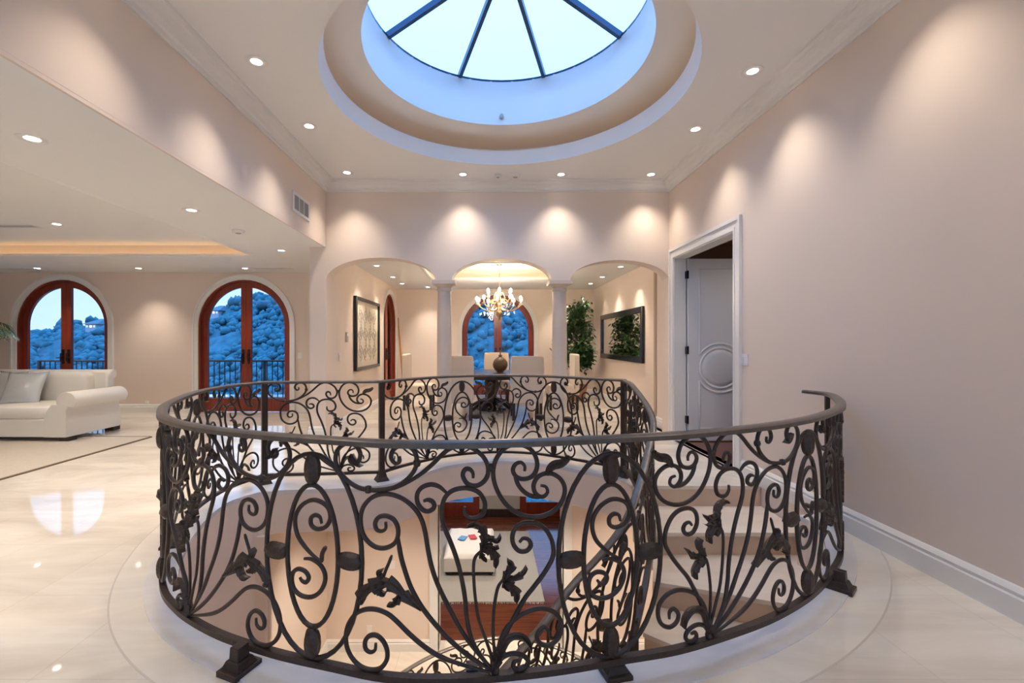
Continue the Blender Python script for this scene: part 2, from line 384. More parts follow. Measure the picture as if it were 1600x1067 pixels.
# ---- dining room and sitting room shells
def archpoly(cx, w, h, n=20):
    r = w / 2; return [(cx + r, 0)] + arc(cx, h - r, r, r, 0, PI, n) + [(cx - r, 0)]
AW, AH = 1.78, 2.57
DOORS_L = (-8.18, -4.67); DOOR_D = .31
def wall_outer(x0, x1, z1, openings):      # floor-standing arched openings notch the outline
    pts = [(x0, 0)]
    for cx, w, h in sorted(openings): pts += list(reversed(archpoly(cx, w, h)))
    return pts + [(x1, 0), (x1, z1), (x0, z1)]
struct(MB().slab(wall_outer(XW, -2.51, 3.0, [(c, AW, AH) for c in DOORS_L]), [], (0, YF, 0), X3, Z3, (0, .2, 0)), 'wall_sitting', M['wall'], 'far wall of the sitting room with two arched doors', 'wall')
struct(MB().slab(wall_outer(XL - .24, 2.9, 3.1, [(DOOR_D, 1.84, AH)]), [], (0, YD, 0), X3, Z3, (0, .2, 0)), 'wall_dining', M['wall'], 'far wall of the dining room with an arched door', 'wall')
DSY, DSW, DSH = 10.72, 1.42, 2.50
struct(MB().slab(wall_outer(YB2, 11.8, 3.1, [(DSY, DSW, DSH)]), [], (XL, 0, 0), Y3, Z3, (-.23, 0, 0)), 'wall_dining_left', M['wall'], 'left wall of the dining room with an arched door', 'wall')
struct(MB().box(XD, XD + .15, YB2, 11.8, -.1, 3.1), 'wall_dining_right', M['wall'], 'right wall of the dining room', 'wall')
struct(MB().box(XW - .15, XW, YN, YF + .2, -.1, 3.1), 'wall_sitting_left', M['wall'], 'left wall of the sitting room', 'wall')
def tray(x0, x1, y0, y1, hx0, hx1, hy0, hy1, zt, label, m):
    hole = [(hx0, hy0), (hx1, hy0), (hx1, hy1), (hx0, hy1)]
    struct(MB().slab([(x0, y0), (x1 - .02, y0), (x1 - .02, y1), (x0, y1)], [hole], (0, 0, ZS), X3, Y3, (0, 0, .02)), 'ceiling', M['ceiling'], label, 'ceiling')
    e = .13; big = [(hx0 - e, hy0 - e), (hx1 + e, hy0 - e), (hx1 + e, hy1 + e), (hx0 - e, hy1 + e)]; e = .25
    out = [(hx0 - e, hy0 - e), (hx1 + e, hy0 - e), (hx1 + e, hy1 + e), (hx0 - e, hy1 + e)]
    struct(MB().slab(out, [big], (0, 0, ZS + .021), X3, Y3, (0, 0, zt - ZS)), 'trim_5', M['cove'], 'lit upstand of the ' + label, 'ceiling trim')
    struct(MB().slab(out, [], (0, 0, zt), X3, Y3, (0, 0, .08)), 'ceiling', M['ceiling'], 'raised centre of the ' + label, 'ceiling')
    rim = [(-.012, ZS - .006), (.02, ZS - .012), (.05, ZS - .001), (.012, ZS + .032), (-.012, ZS + .030)]
    struct(MB().extrude_profile(rim, [((hx0, hy0), (-1, -1)), ((hx1, hy0), (1, -1)), ((hx1, hy1), (1, 1)), ((hx0, hy1), (-1, 1))], True), 'trim_6', M['ceiling'], 'raised rim of the ' + label, 'ceiling trim')
    t = thing('cove_light', ('amber' if m == 'led' else 'cream') + ' light strip hidden in the cove of the ' + label, 'cove light', (hx0, hy0, ZS + .05))
    q = .035; c = [(a_, b_, ZS + .027) for a_, b_ in ((hx0 - q, hy0 - q), (hx1 + q, hy0 - q), (hx1 + q, hy1 + q), (hx0 - q, hy1 + q))]
    for a, b in zip(c, c[1:] + c[:1]):
        MB().tube([a, b], .006, 6).build('light_tube', M[m], t)
tray(XW, XL - .0, YN, YF, -8.6, -3.64, 1.2, 7.12, 2.90, 'sitting room tray ceiling', 'led')
tray(XL - .24, 2.9, YB2, YD, -1.14, 1.62, 7.75, 9.72, 2.935, 'dining room tray ceiling', 'ledsoft')
t = thing('cove_light', 'amber light ring hidden in the round cove below the skylight', 'cove light', (DCX, DCY, 3.69))
MB().tube([(DCX + 1.82 * math.cos(2 * PI * i / 72), DCY + 1.82 * math.sin(2 * PI * i / 72), 3.70) for i in range(72)], .012, 6, closed=True).build('light_tube', M['leddome'], t)

# ---- skylight
t = tag(thing('window_1', 'round domed skylight of white glass with dark spoke bars', 'skylight', (DCX, DCY, 4.5)), kind='structure')
SR, SZ, AP = 1.31, 4.50, Vector((DCX, DCY, 4.93))
MB().lathe([(1.293, 4.495), (1.293, 4.52), (1.38, 4.52), (1.38, 4.495)], (DCX, DCY, 0), 64, cap=False).build('frame_ring', M['bronze'], t)
rim8 = []
for k in range(8):
    a = PI / 8 + k * PI / 4; p = Vector((DCX + SR * math.cos(a), DCY + SR * math.sin(a), SZ + .015)); rim8.append(p)
    d = (AP - p).normalized(); MB().tube([p - d * .05, AP], .022, 4, up=(0, 0, 1), flat=1.5, square=True).build('glazing_bar', M['bronze'], t)
for k in range(8):
    a, b = rim8[k], rim8[(k + 1) % 8]; up = Vector((0, 0, .012)); mid = []
    a0 = PI / 8 + k * PI / 4
    edge = [Vector((DCX + 1.36 * math.cos(a0 + PI / 4 * i / 8), DCY + 1.36 * math.sin(a0 + PI / 4 * i / 8), SZ + .02)) for i in range(9)]
    vs = edge + [AP]; n = len(vs); vs = vs + [v + up for v in vs]
    fs = [(i, i + 1, 9) for i in range(8)] + [(n + i + 1, n + i, n + 9) for i in range(8)] + [(i, i + n, i + 1 + n, i + 1) for i in range(8)] + [(8, 8 + n, 9 + n, 9), (9, 9 + n, n, 0)]
    MB().add(vs, fs).build('glass_pane', M['skyglass'], t)
MB().lathe([(.001, 4.87), (.06, 4.875), (.06, 4.95), (.001, 4.96)], (DCX, DCY, 0), 16).build('hub', M['bronze'], t)

# ---- columns
for cx, lab in ((-.60, 'round stone column between the left and middle arch'), (1.068, 'round stone column between the middle and right arch')):
    t = tag(thing('column', lab, 'column', (cx, 6.585, 0)), kind='structure')
    MB().lathe([(.105, .22), (.107, .8), (.104, 1.5), (.096, 2.10)], (cx, 6.585, 0), 32).build('shaft', M['stone'], t, 40)
    MB().lathe([(.15, 0), (.15, .08), (.135, .10), (.15, .13), (.145, .16), (.12, .18), (.112, .22)], (cx, 6.585, 0), 32).build('base', M['stone'], t, 40)
    MB().lathe([(.096, 2.09), (.112, 2.10), (.112, 2.12), (.10, 2.13), (.105, 2.15), (.135, 2.175), (.15, 2.19)], (cx, 6.585, 0), 32).cbox((cx, 6.585, 2.213), (.33, .30, .048)).build('capital', M['stone'], t, 40)

# ---- lower storey seen through the stair opening
nA = max(i for i in range(NS + 1) if SC * i / NS <= SA + .02)
lo_in = inner[:nA + 1]; lo_out = offs(sm, lambda q: inner_off(q) - .1)[:nA + 1]
mb = MB(); n = len(lo_in)
vs = [(x, y, -.384) for x, y in lo_in] + [(x, y, -.384) for x, y in lo_out] + [(x, y, ZL) for x, y in lo_in] + [(x, y, ZL) for x, y in lo_out]; fs = []
for i in range(n - 1): fs += [(i, i + 1, n + i + 1, n + i), (2 * n + i, 3 * n + i, 3 * n + i + 1, 2 * n + i + 1), (i, 2 * n + i, 2 * n + i + 1, i + 1), (n + i, n + i + 1, 3 * n + i + 1, 3 * n + i)]
fs += [(0, n, 3 * n, 2 * n), (n - 1, 3 * n - 1, 4 * n - 1, 2 * n - 1)]
struct(mb.add(vs, fs), 'wall_stairwell', M['wall'], 'curved peach wall of the stairwell below the landing', 'wall', 60)
xa, ya = lo_in[-1]
struct(MB().box(XL - .15, XL, ya - .05, 6.6, ZL, -.386).box(XL - .1, xa - .02, ya - .05, ya + .07, ZL, -.386), 'wall_lower_left', M['wall'], 'left wall of the lower hall', 'wall')
ox0, ox1 = -.68, 1.11
struct(MB().slab([(-2.6, ZL), (ox0, ZL), (ox0, -.45), (ox1, -.45), (ox1, ZL), (2.65, ZL), (2.65, -.386), (-2.6, -.386)], [], (0, 6.5, 0), X3, Z3, (0, .22, 0)), 'wall_lower_back', M['wall'], 'back wall of the lower hall with a wide doorway', 'wall')
mb = MB()
for s in (-1, 1):
    e = ox0 if s < 0 else ox1; a, b = sorted((e - s * .012, e + s * .12)); mb.box(a, b, 6.475, 6.5, ZL, -.386)
    a, b = sorted((e - s * .012, e)); mb.box(a, b, 6.475, 6.73, ZL, -.5)
struct(mb, 'trim_7', M['trim'], 'white casing of the lower doorway', 'door casing')
lb = [(o, z + ZL) for o, z in base]
struct(MB().extrude_profile(lb, [((XL, ya + .08), (1, 0)), ((XL, 6.5), (1, -1)), ((ox0 - .12, 6.5), (0, -1))]), 'baseboard_lower', M['trim'], 'white baseboard of the lower hall left of the doorway', 'baseboard')
struct(MB().extrude_profile(lb, [((ox1 + .12, 6.5), (0, -1)), ((XR, 6.5), (0, -1))]), 'baseboard_lower_right', M['trim'], 'white baseboard of the lower hall right of the doorway', 'baseboard')
struct(MB().box(-2.6, 2.62, 1.5, 6.73, ZL - .1, ZL), 'floor_lower', M['hallfloor'], 'cream stone floor of the lower hall', 'floor')
struct(MB().box(-4.2, 4.2, 6.73, 11.7, ZL - .1, ZL), 'floor_lower_room', M['floorwood'], 'glossy red brown wood floor of the lower room', 'floor')
struct(MB().box(-4.2, -4.1, 6.72, 11.6, ZL, -.4).box(4.1, 4.2, 6.72, 11.6, ZL, -.4).box(-4.2, -2.6, 6.5, 6.72, ZL, -.4).box(2.65, 4.2, 6.5, 6.72, ZL, -.4), 'wall_lower_room', M['greywall'], 'side walls of the lower room', 'wall')
struct(MB().box(-4.2, 4.2, 6.72, 11.7, -.42, -.33), 'ceiling', M['ceiling'], 'ceiling of the lower room', 'ceiling')
lw = [(-1.75, -.16, 'left of the grey pier'), (.86, 2.45, 'right of the grey pier')]
struct(MB().slab([(-4.2, ZL), (-1.75, ZL), (-1.75, -.7), (-.16, -.7), (-.16, ZL), (.86, ZL), (.86, -.7), (2.45, -.7), (2.45, ZL), (4.2, ZL), (4.2, -.3), (-4.2, -.3)], [], (0, 11.5, 0), X3, Z3, (0, .2, 0)), 'wall_lower_far', M['greywall'], 'grey far wall of the lower room', 'wall')
struct(MB().box(-4.1, -1.75, 11.47, 11.5, ZL, ZL + .2).box(-.16, .86, 11.47, 11.5, ZL, ZL + .2).box(2.45, 4.1, 11.47, 11.5, ZL, ZL + .2), 'baseboard_lower_far', M['darkwood'], 'dark wood baseboard of the lower room', 'baseboard')
for i, (a, b, lab) in enumerate(lw):
    t = tag(thing('door_%d' % (i + 5), 'dark wood glazed door of the lower room ' + lab, 'door', ((a + b) / 2, 11.55, ZL)), kind='structure')
    MB().slab([(a, ZL), (b, ZL), (b, -.7), (a, -.7)], [[(a + .16, ZL + .36), (b - .16, ZL + .36), (b - .16, -.85), (a + .16, -.85)]], (0, 11.52, 0), X3, Z3, (0, .07, 0)).build('frame', M['mahogany'], t)
    MB().box(a + .15, b - .15, 11.55, 11.56, ZL + .35, -.84).build('glass_pane', M['glass'], t)
# ---- room behind the right doorway
struct(MB().box(2.66, 4.6, 3.6, 7.4, -.06, 0), 'floor_side_room', M['floorwood'], 'dark wood floor of the room behind the white door', 'floor')
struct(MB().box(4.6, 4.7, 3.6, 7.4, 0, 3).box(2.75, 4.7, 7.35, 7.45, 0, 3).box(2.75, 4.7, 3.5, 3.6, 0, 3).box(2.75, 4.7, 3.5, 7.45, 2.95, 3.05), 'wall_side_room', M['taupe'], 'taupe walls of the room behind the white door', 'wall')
# ------------------------------------------------------------------ wrought iron railing
RT, RB = .985, .085        # top of the handrail, centre of the bottom bar
# scroll pattern between two medallions: (p, z), p = 0 at one medallion centre and 1 at the next
SCROLLS = [
 [(.31,.925),(.311,.904),(.296,.897),(.283,.918),(.289,.946),(.31,.963),(.338,.963),(.358,.943),(.365,.907),(.356,.87),(.329,.833),(.291,.805),(.243,.793),(.206,.791),(.172,.796),(.142,.811),(.116,.834),(.095,.864),(.087,.898),(.094,.932),(.114,.955),(.14,.965),(.165,.953),(.178,.925),(.170,.895),(.15,.886),(.138,.902),(.146,.922)],
 [(.291,.80),(.329,.822),(.375,.857),(.412,.894),(.442,.93),(.469,.955),(.503,.966),(.532,.959),(.556,.941),(.575,.918),(.587,.886),(.587,.854),(.574,.827),(.551,.813),(.525,.82),(.511,.843),(.509,.861),(.517,.876),(.53,.876),(.54,.862),(.541,.842)],
 [(.265,.673),(.265,.648),(.251,.637),(.235,.642),(.230,.666),(.243,.69),(.267,.696),(.291,.684),(.304,.655),(.304,.619),(.291,.591),(.263,.574),(.231,.575),(.202,.596),(.184,.63),(.179,.681),(.189,.723),(.214,.758),(.247,.777),(.279,.779),(.314,.768),(.344,.745),(.367,.715),(.382,.681),(.392,.636),(.398,.59),(.404,.55),(.412,.508),(.427,.454),(.449,.395),(.475,.335),(.502,.272),(.532,.217),(.565,.165),(.60,.115),(.612,.095)],
 [(.304,.63),(.309,.583),(.315,.545),(.324,.505),(.345,.434),(.376,.366),(.415,.304),(.458,.246),(.50,.198),(.548,.152),(.60,.108)],
 [(.232,.207),(.229,.181),(.213,.170),(.197,.180),(.195,.207),(.209,.231),(.234,.238),(.258,.217),(.270,.182),(.267,.146),(.246,.114),(.213,.103),(.177,.11),(.146,.137),(.128,.178),(.127,.23),(.14,.274),(.166,.312),(.2,.332),(.238,.336),(.274,.323),(.305,.295),(.339,.257),(.377,.219),(.415,.187),(.452,.164),(.49,.146),(.535,.127),(.595,.103)],
 [(.386,.757),(.401,.762),(.416,.753),(.419,.733),(.401,.719),(.381,.727),(.367,.753),(.367,.785),(.382,.809),(.409,.82),(.435,.812),(.458,.788)],
 [(.515,.735),(.515,.712),(.529,.692),(.553,.692),(.573,.709),(.578,.745),(.563,.782),(.536,.801),(.506,.805),(.476,.796),(.454,.772),(.444,.735),(.444,.69),(.454,.649),(.469,.607),(.484,.558),(.498,.502),(.51,.433),(.517,.374),(.521,.315),(.535,.24),(.56,.18),(.604,.105)],
 [(.705,.862),(.705,.881),(.693,.896),(.676,.890),(.667,.868),(.677,.843),(.7,.832),(.728,.840),(.743,.865),(.745,.898),(.732,.935),(.708,.957),(.677,.965),(.646,.956),(.623,.93),(.608,.894),(.604,.853),(.612,.807),(.631,.761),(.658,.723),(.693,.696),(.732,.684),(.771,.688),(.807,.708),(.831,.744),(.838,.785),(.827,.819),(.803,.843),(.775,.85),(.749,.838),(.735,.811),(.737,.783),(.751,.764),(.767,.761),(.780,.776),(.775,.797),(.758,.804)],
 [(.671,.855),(.685,.809),(.708,.778),(.732,.764),(.763,.759)],
 [(.688,.590),(.70,.604),(.718,.598),(.725,.576),(.711,.556),(.685,.559),(.667,.59),(.667,.626),(.681,.652),(.708,.664),(.743,.659),(.771,.637),(.791,.598),(.799,.56),(.797,.522),(.771,.469),(.739,.421),(.708,.378),(.685,.334),(.664,.29),(.645,.245),(.630,.195),(.618,.11)],
 [(.782,.218),(.781,.245),(.765,.257),(.745,.229),(.754,.198),(.782,.184),(.813,.203),(.826,.244),(.819,.287),(.787,.321),(.743,.33),(.692,.312),(.657,.28),(.632,.235),(.617,.17),(.612,.10)],
 [(.617,.125),(.635,.155),(.665,.167),(.697,.158),(.715,.135),(.708,.112),(.685,.104),(.668,.117),(.674,.137),(.692,.136)],
]
STEMS = [[(.566,.567),(.547,.54),(.542,.5),(.544,.441),(.549,.377),(.559,.304),(.578,.238),(.6,.16),(.612,.11)],
         [(.635,.453),(.619,.422),(.61,.372),(.604,.309),(.604,.245),(.608,.18),(.612,.11)],
         [(.285,.548),(.276,.52),(.266,.492),(.255,.455)]]
# leaves: centre line, half width, number of lobes
LEAVES = [([(.775,.845),(.785,.868),(.80,.882),(.825,.888),(.845,.905),(.84,.918)], .018, 0),
 ([(.381,.353),(.345,.385),(.318,.412),(.292,.437),(.262,.447),(.228,.430),(.2,.41),(.181,.383),(.179,.362),(.191,.362)], .030, 5),
 ([(.262,.440),(.250,.462),(.244,.480),(.255,.492)], .016, 2), ([(.31,.41),(.305,.385),(.29,.365),(.272,.362)], .016, 2),
 ([(.235,.43),(.243,.41),(.255,.40),(.266,.405)], .014, 2),
 ([(.617,.125),(.628,.17),(.641,.212),(.663,.236),(.693,.234),(.718,.205),(.726,.170)], .015, 0),
 ([(.60,.105),(.612,.135),(.618,.165),(.612,.185)], .020, 2),
 ([(.146,.922),(.154,.905),(.166,.888),(.182,.878)], .010, 0)]
FLOWERS = [[([(.566,.567),(.575,.605),(.572,.645),(.548,.668),(.522,.662)], .020, 5), ([(.572,.598),(.592,.612),(.615,.602),(.628,.622)], .014, 2),
            ([(.566,.57),(.595,.565),(.612,.535),(.61,.502)], .020, 3),([(.572,.585),(.59,.588),(.606,.575),(.622,.578)], .012, 2), ([(.563,.565),(.570,.545),(.583,.528)], .013, 2)],
           [([(.635,.453),(.65,.480),(.662,.506),(.65,.528)], .020, 3), ([(.64,.456),(.668,.456),(.695,.470),(.712,.495)], .016, 3),
            ([(.638,.450),(.662,.425),(.678,.395),(.676,.365)], .022, 3), ([(.636,.450),(.642,.428),(.655,.412)], .012, 2)]]
MED_S = [[(.043,.640),(.035,.664),(.013,.670),(-.006,.655),(-.003,.628),(.024,.616),(.062,.629),(.082,.664),(.073,.703),(.04,.725),(-.003,.728),(-.048,.703),(-.076,.662),(-.079,.618),(-.065,.576),(-.037,.543),(0,.512),(.043,.487)],
         [(-.037,.491),(-.003,.493),(.035,.477),(.057,.446),(.057,.409),(.035,.368),(-.003,.343),(-.048,.341),(-.082,.36),(-.095,.392),(-.09,.427),(-.065,.446),(-.033,.441),(-.016,.42),(-.026,.399),(-.046,.40),(-.058,.414)],
         [(.043,.487),(.046,.521),(.062,.551)]]
BAR = .0086
def tap(t):
    e = min(t, 1 - t); return .62 + .38 * min(1, e / .12)
def iron_bar(path, pts, f, name, parent, r=BAR, n=5, taper=tap, m='iron'):
    P = cr([Vector((a, b)) for a, b in pts], n); P3 = []; U = []
    for q in P:
        s, z = f(q); P3.append(path.pt(s, z)); U.append(path.nor(s))
    return MB().tube(P3, r, 8, up=U, taper=taper, flat=.95, square=True).build(name, M[m], parent, 50)
def iron_leaf(path, pts, w, lobes, f, name, parent, lift=.006):
    P = cr([Vector((a, b)) for a, b in pts], 10 if lobes else 7); m = len(P); w = w * .88; vs = []; fs = []
    S = [Vector(f(q)) for q in P]
    for i in range(m):
        t = i / (m - 1); d = S[min(i + 1, m - 1)] - S[max(i - 1, 0)]; d = d.normalized() if d.length > 1e-9 else Vector((1, 0)); nn = Vector((-d.y, d.x))
        ww = w * (.22 + .95 * math.sin(PI * min(1, t * .92 + .08)) ** .8)
        if lobes: ww *= .62 + .55 * ((lobes * t) % 1.) ** 1.3
        for k, (a, h) in enumerate(((-1, .002), (-.5, .010), (0, .004), (.5, .010), (1, .002), (0, -.012))):
            q = S[i] + nn * (a * ww); vs.append(path.pt(q.x, q.y, h + (lift if k < 5 else -lift)))
    for i in range(m - 1):
        for k in range(6):
            kk = (k + 1) % 6; fs.append((i * 6 + k, i * 6 + kk, (i + 1) * 6 + kk, (i + 1) * 6 + k))
    fs += [tuple(range(6)), tuple((m - 1) * 6 + k for k in reversed(range(6)))]
    return MB().add(vs, fs).build(name, M['ironleaf'], parent, 40)

def scroll_panel(root, path, sa, sb, clip=None):
    """one fan of scrolls; p = 0 at sa, p = 1 at sb (either direction)"""
    pan = partempty('scroll_panel', root)
    f = lambda q: (sa + (sb - sa) * q[0], q[1])
    for c in SCROLLS:
        if clip and (min(p for p, z in c) < clip[0] or max(p for p, z in c) > clip[1]): continue
        iron_bar(path, c, f, 'scroll', pan)
    for c in STEMS: iron_bar(path, c, f, 'stem', pan, .0062)
    for c, w, l in LEAVES: iron_leaf(path, c, w, l, f, 'leaf', pan)
    for fl in FLOWERS:
        for c, w, l in fl: iron_leaf(path, c, w, l, f, 'flower_leaf', pan)
    for q in ((.612, .108), (.206, .792), (.365, .90), (.597, .88)):
        s, z = f(q); p = path.pt(s, z); MB().lathe([(.001, -.016), (.012, -.012), (.0155, 0), (.012, .012), (.001, .016)], p, 10).build('rivet_collar', M['iron'], pan, 60)
    return pan
def medallion(root, path, s0, flip=1):
    f0 = lambda q: (s0 + flip * q[0], q[1])
    ring = lambda a, b: [(a * math.cos(2 * PI * i / 40), .508 + b * math.sin(2 * PI * i / 40)) for i in range(40)]
    def closed(a, b, name, parent):
        P = []; U = []
        for q in ring(a, b):
            s, z = f0(q); P.append(path.pt(s, z)); U.append(path.nor(s))
        return MB().tube(P, BAR * 1.08, 8, up=U, closed=True, square=True).build(name, M['iron'], parent, 50)
    o = closed(.222, .405, 'medallion', root)
    closed(.117, .282, 'inner_ring', o)
    for c in MED_S: iron_bar(path, c, f0, 'scroll', o)
    for (x, z, hx, hz) in ((-.17, .508, .058, .033), (.17, .508, .058, .033), (0, .853, .033, .062), (0, .163, .033, .062)):
        s, zz = f0((x, z)); c = path.pt(s, zz); t = path.tan(s); n = path.nor(s); vs = []; fs = []; R, K = 9, 14
        for j in range(R):
            v = -PI / 2 + PI * j / (R - 1)
            for k in range(K):
                a = 2 * PI * k / K; rib = 1 + .08 * math.cos(a * 7)
                if hx > hz: q = (hx * math.sin(v), hz * math.cos(v) ** .7 * math.cos(a) * rib if math.cos(v) > 0 else 0, .027 * max(0, math.cos(v)) ** .7 * math.sin(a) * rib)
                else: q = (hx * max(0, math.cos(v)) ** .7 * math.cos(a) * rib, hz * math.sin(v), .027 * max(0, math.cos(v)) ** .7 * math.sin(a) * rib)
                vs.append(c + Vector((t.x, t.y, 0)) * q[0] + Vector((0, 0, 1)) * q[1] + n * q[2])
        for j in range(R - 1):
            for k in range(K): fs.append((j * K + k, j * K + (k + 1) % K, (j + 1) * K + (k + 1) % K, (j + 1) * K + k))
        MB().add(vs, fs).build('ribbed_collar', M['ironleaf'], o, 60)
    return o
def long_bar(path, s0, s1, z, w, h, name, root, m='iron', step=.04, crownr=0., zf=None):
    n = max(2, int((s1 - s0) / step)); vs = []; fs = []
    prof = [(-w, -h), (w, -h), (w, h * .4), (w * .6, h), (-w * .6, h), (-w, h * .4)] if crownr else [(-w, -h), (w, -h), (w, h), (-w, h)]
    K = len(prof)
    for i in range(n + 1):
        s = s0 + (s1 - s0) * i / n
        for a, b in prof: vs.append(path.pt(s, z + b, a))
    for i in range(n):
        for k in range(K): fs.append((i * K + k, i * K + (k + 1) % K, (i + 1) * K + (k + 1) % K, (i + 1) * K + k))
    fs += [tuple(range(K)), tuple(n * K + k for k in reversed(range(K)))]
    return MB().add(vs, fs).build(name, M[m], root, 40)
def post(root, path, s, z0, z1, w=.026, base=True):
    p = path.at(s); t = path.tan(s); a = math.atan2(t.y, t.x); zz = path.zf(s)
    mb = MB().cbox((p.x, p.y, zz + (z0 + z1) / 2), (2 * w, 2 * w, z1 - z0), a); o = mb.build('post', M['iron'], root, bevel=.004)
    if base: MB().cbox((p.x, p.y, zz + z0 + .02), (.13, .13, .04), a, .72).cbox((p.x, p.y, zz + z0 + .07), (.09, .09, .07), a, .62).build('post_base', M['iron'], root, bevel=.003)
    return o
def foot(root, path, s, side=1, reach=.035):
    """flared bracket foot standing on the marble edge just outside the bar"""
    t = path.tan(s); a = math.atan2(t.y, t.x); p = path.pt(s, 0, side * reach)
    MB().cbox((p.x, p.y, .012), (.11, .13, .024), a).cbox((p.x, p.y, .038), (.095, .10, .03), a, .72).cbox((p.x, p.y, .075), (.05, .06, .06), a, .9).build('foot', M['iron'], root, bevel=.003)

rail = thing('landing_railing', 'black wrought iron scroll railing curving round the open stairwell on the landing', 'railing', (0, 1.735, 0))
long_bar(RAIL, 0.0, SC + .02, RT - .013, .026, .013, 'handrail', rail, 'handrail', crownr=1)
long_bar(RAIL, 0.0, SC, RB, .015, .0125, 'bottom_bar', rail)
O3, O2, O1 = 1.662, 2.869, 4.077; PIT = 1.2075
for s in (O3 - PIT, O3, O2, O1, O1 + PIT, O1 + 2 * PIT): medallion(rail, RAIL, s, -1)
scroll_panel(rail, RAIL, O3, O3 - PIT); scroll_panel(rail, RAIL, O3, O2); scroll_panel(rail, RAIL, O1, O2); scroll_panel(rail, RAIL, O1, O1 + PIT)
scroll_panel(rail, RAIL, O1 + 2 * PIT, O1 + PIT); scroll_panel(rail, RAIL, O1 + 2 * PIT, O1 + 2 * PIT + (SA - .03 - O1 - 2 * PIT) / .87)
ab = (SB - SA) / .80; scroll_panel(rail, RAIL, SA + .04 - .09 * ab, SA + .04 + .85 * ab)
F1 = RAIL.s_of_dir(-.052, SB, SC); F2 = RAIL.s_of_dir(.149, SB, SC)
medallion(rail, RAIL, F1); medallion(rail, RAIL, F2)
w = (F1 - SB) / .92; scroll_panel(rail, RAIL, F1 - w, F1); scroll_panel(rail, RAIL, F2, F1)
w = (SC - F2) / .86; scroll_panel(rail, RAIL, F2, F2 + w)
for s in (SA, SB, SC): post(rail, RAIL, s, 0, RT - .02)
post(rail, RAIL, .2, .07, RT - .02, .014, False)
foot(rail, RAIL, RAIL.s_of_dir(-.526, 3.5, 5.5), 1)
for u in (.29, -.03): foot(rail, RAIL, RAIL.s_of_dir(u, 1.2, 5.5), 1, -.045)
foot(rail, RAIL, RAIL.s_of_dir(.761, .9, 1.6), 1)
foot(rail, RAIL, 6.0, 1, .02)

# ---- stairs: winding steps between the inner edge and the well wall
PIV = Vector((.5, 3.6))
inner_edge = [(1.39, 4.3), (1.37, 3.72), (1.22, 3.33), (1.06, 3.04), (.88, 2.86), (.66, 2.74), (.44, 2.66), (.2, 2.5), (-.05, 2.38), (-.4, 2.35), (-.75, 2.45)]
def hit_wall(p, d):      # out from p along d to the well wall or the right wall
    best = None
    seg = lo_in + []
    for a, b in list(zip(seg, seg[1:])) + [((XR, 1.), (XR, 6.))]:
        a = Vector(a); e = Vector(b) - a; den = d.x * e.y - d.y * e.x
        if abs(den) < 1e-9: continue
        r = a - p; t = (r.x * e.y - r.y * e.x) / den; u = (r.x * d.y - r.y * d.x) / den
        if t > .05 and -.001 <= u <= 1.001 and (best is None or t < best): best = t
    return p + d * (best if best else 1.2)
dirs = [0, 0, -20, -41, -58, -75, -92, -108, -125, -142, -160]
edges = []
for (x, y), a in zip(inner_edge, dirs):
    p = Vector((x, y)); d = Vector((math.cos(math.radians(a)), math.sin(math.radians(a)))); q = hit_wall(p, d); edges.append((p, q))
stairs = thing('staircase', 'cream marble winding staircase with tan risers descending along the right wall', 'stairs', (2.0, 4.0, -.19))
RISE = .19
def between(a, b):       # wall points between two step lines, so that the treads fill the corner
    out = []
    if a.x > XR - .02 and b.x > XR - .02: return out
    pa = [Vector(v) for v in lo_in]
    ia = min(range(len(pa)), key=lambda i: (pa[i] - a).length) if a.x < XR - .02 else 0
    ib = min(range(len(pa)), key=lambda i: (pa[i] - b).length)
    return pa[ia + 1:ib]
for k in range(len(edges) - 1):
    (p0, q0), (p1, q1) = edges[k], edges[k + 1]; z = -(k + 1) * RISE
    loop = [p0, q0] + between(q0, q1) + [q1, p1]
    st = partempty('step', stairs)
    lp = [(v.x, v.y) for v in loop]
    d1 = (q1 - p1).normalized(); nz = Vector((d1.y, -d1.x)) * .025
    lt = [(v.x, v.y) for v in loop[:-2]] + [(q1.x + nz.x, q1.y + nz.y), (p1.x + nz.x, p1.y + nz.y)]
    MB().slab(lt, [], (0, 0, z - .03), X3, Y3, (0, 0, .03)).build('tread', M['tread'], st)
    MB().slab(lp, [], (0, 0, z - .03 - .30), X3, Y3, (0, 0, .299)).build('riser_block', M['riser'], st)
# top riser below the landing edge
MB().box(1.38, 2.6, 4.295, 4.32, -RISE, -.03).build('riser', M['riser'], stairs)

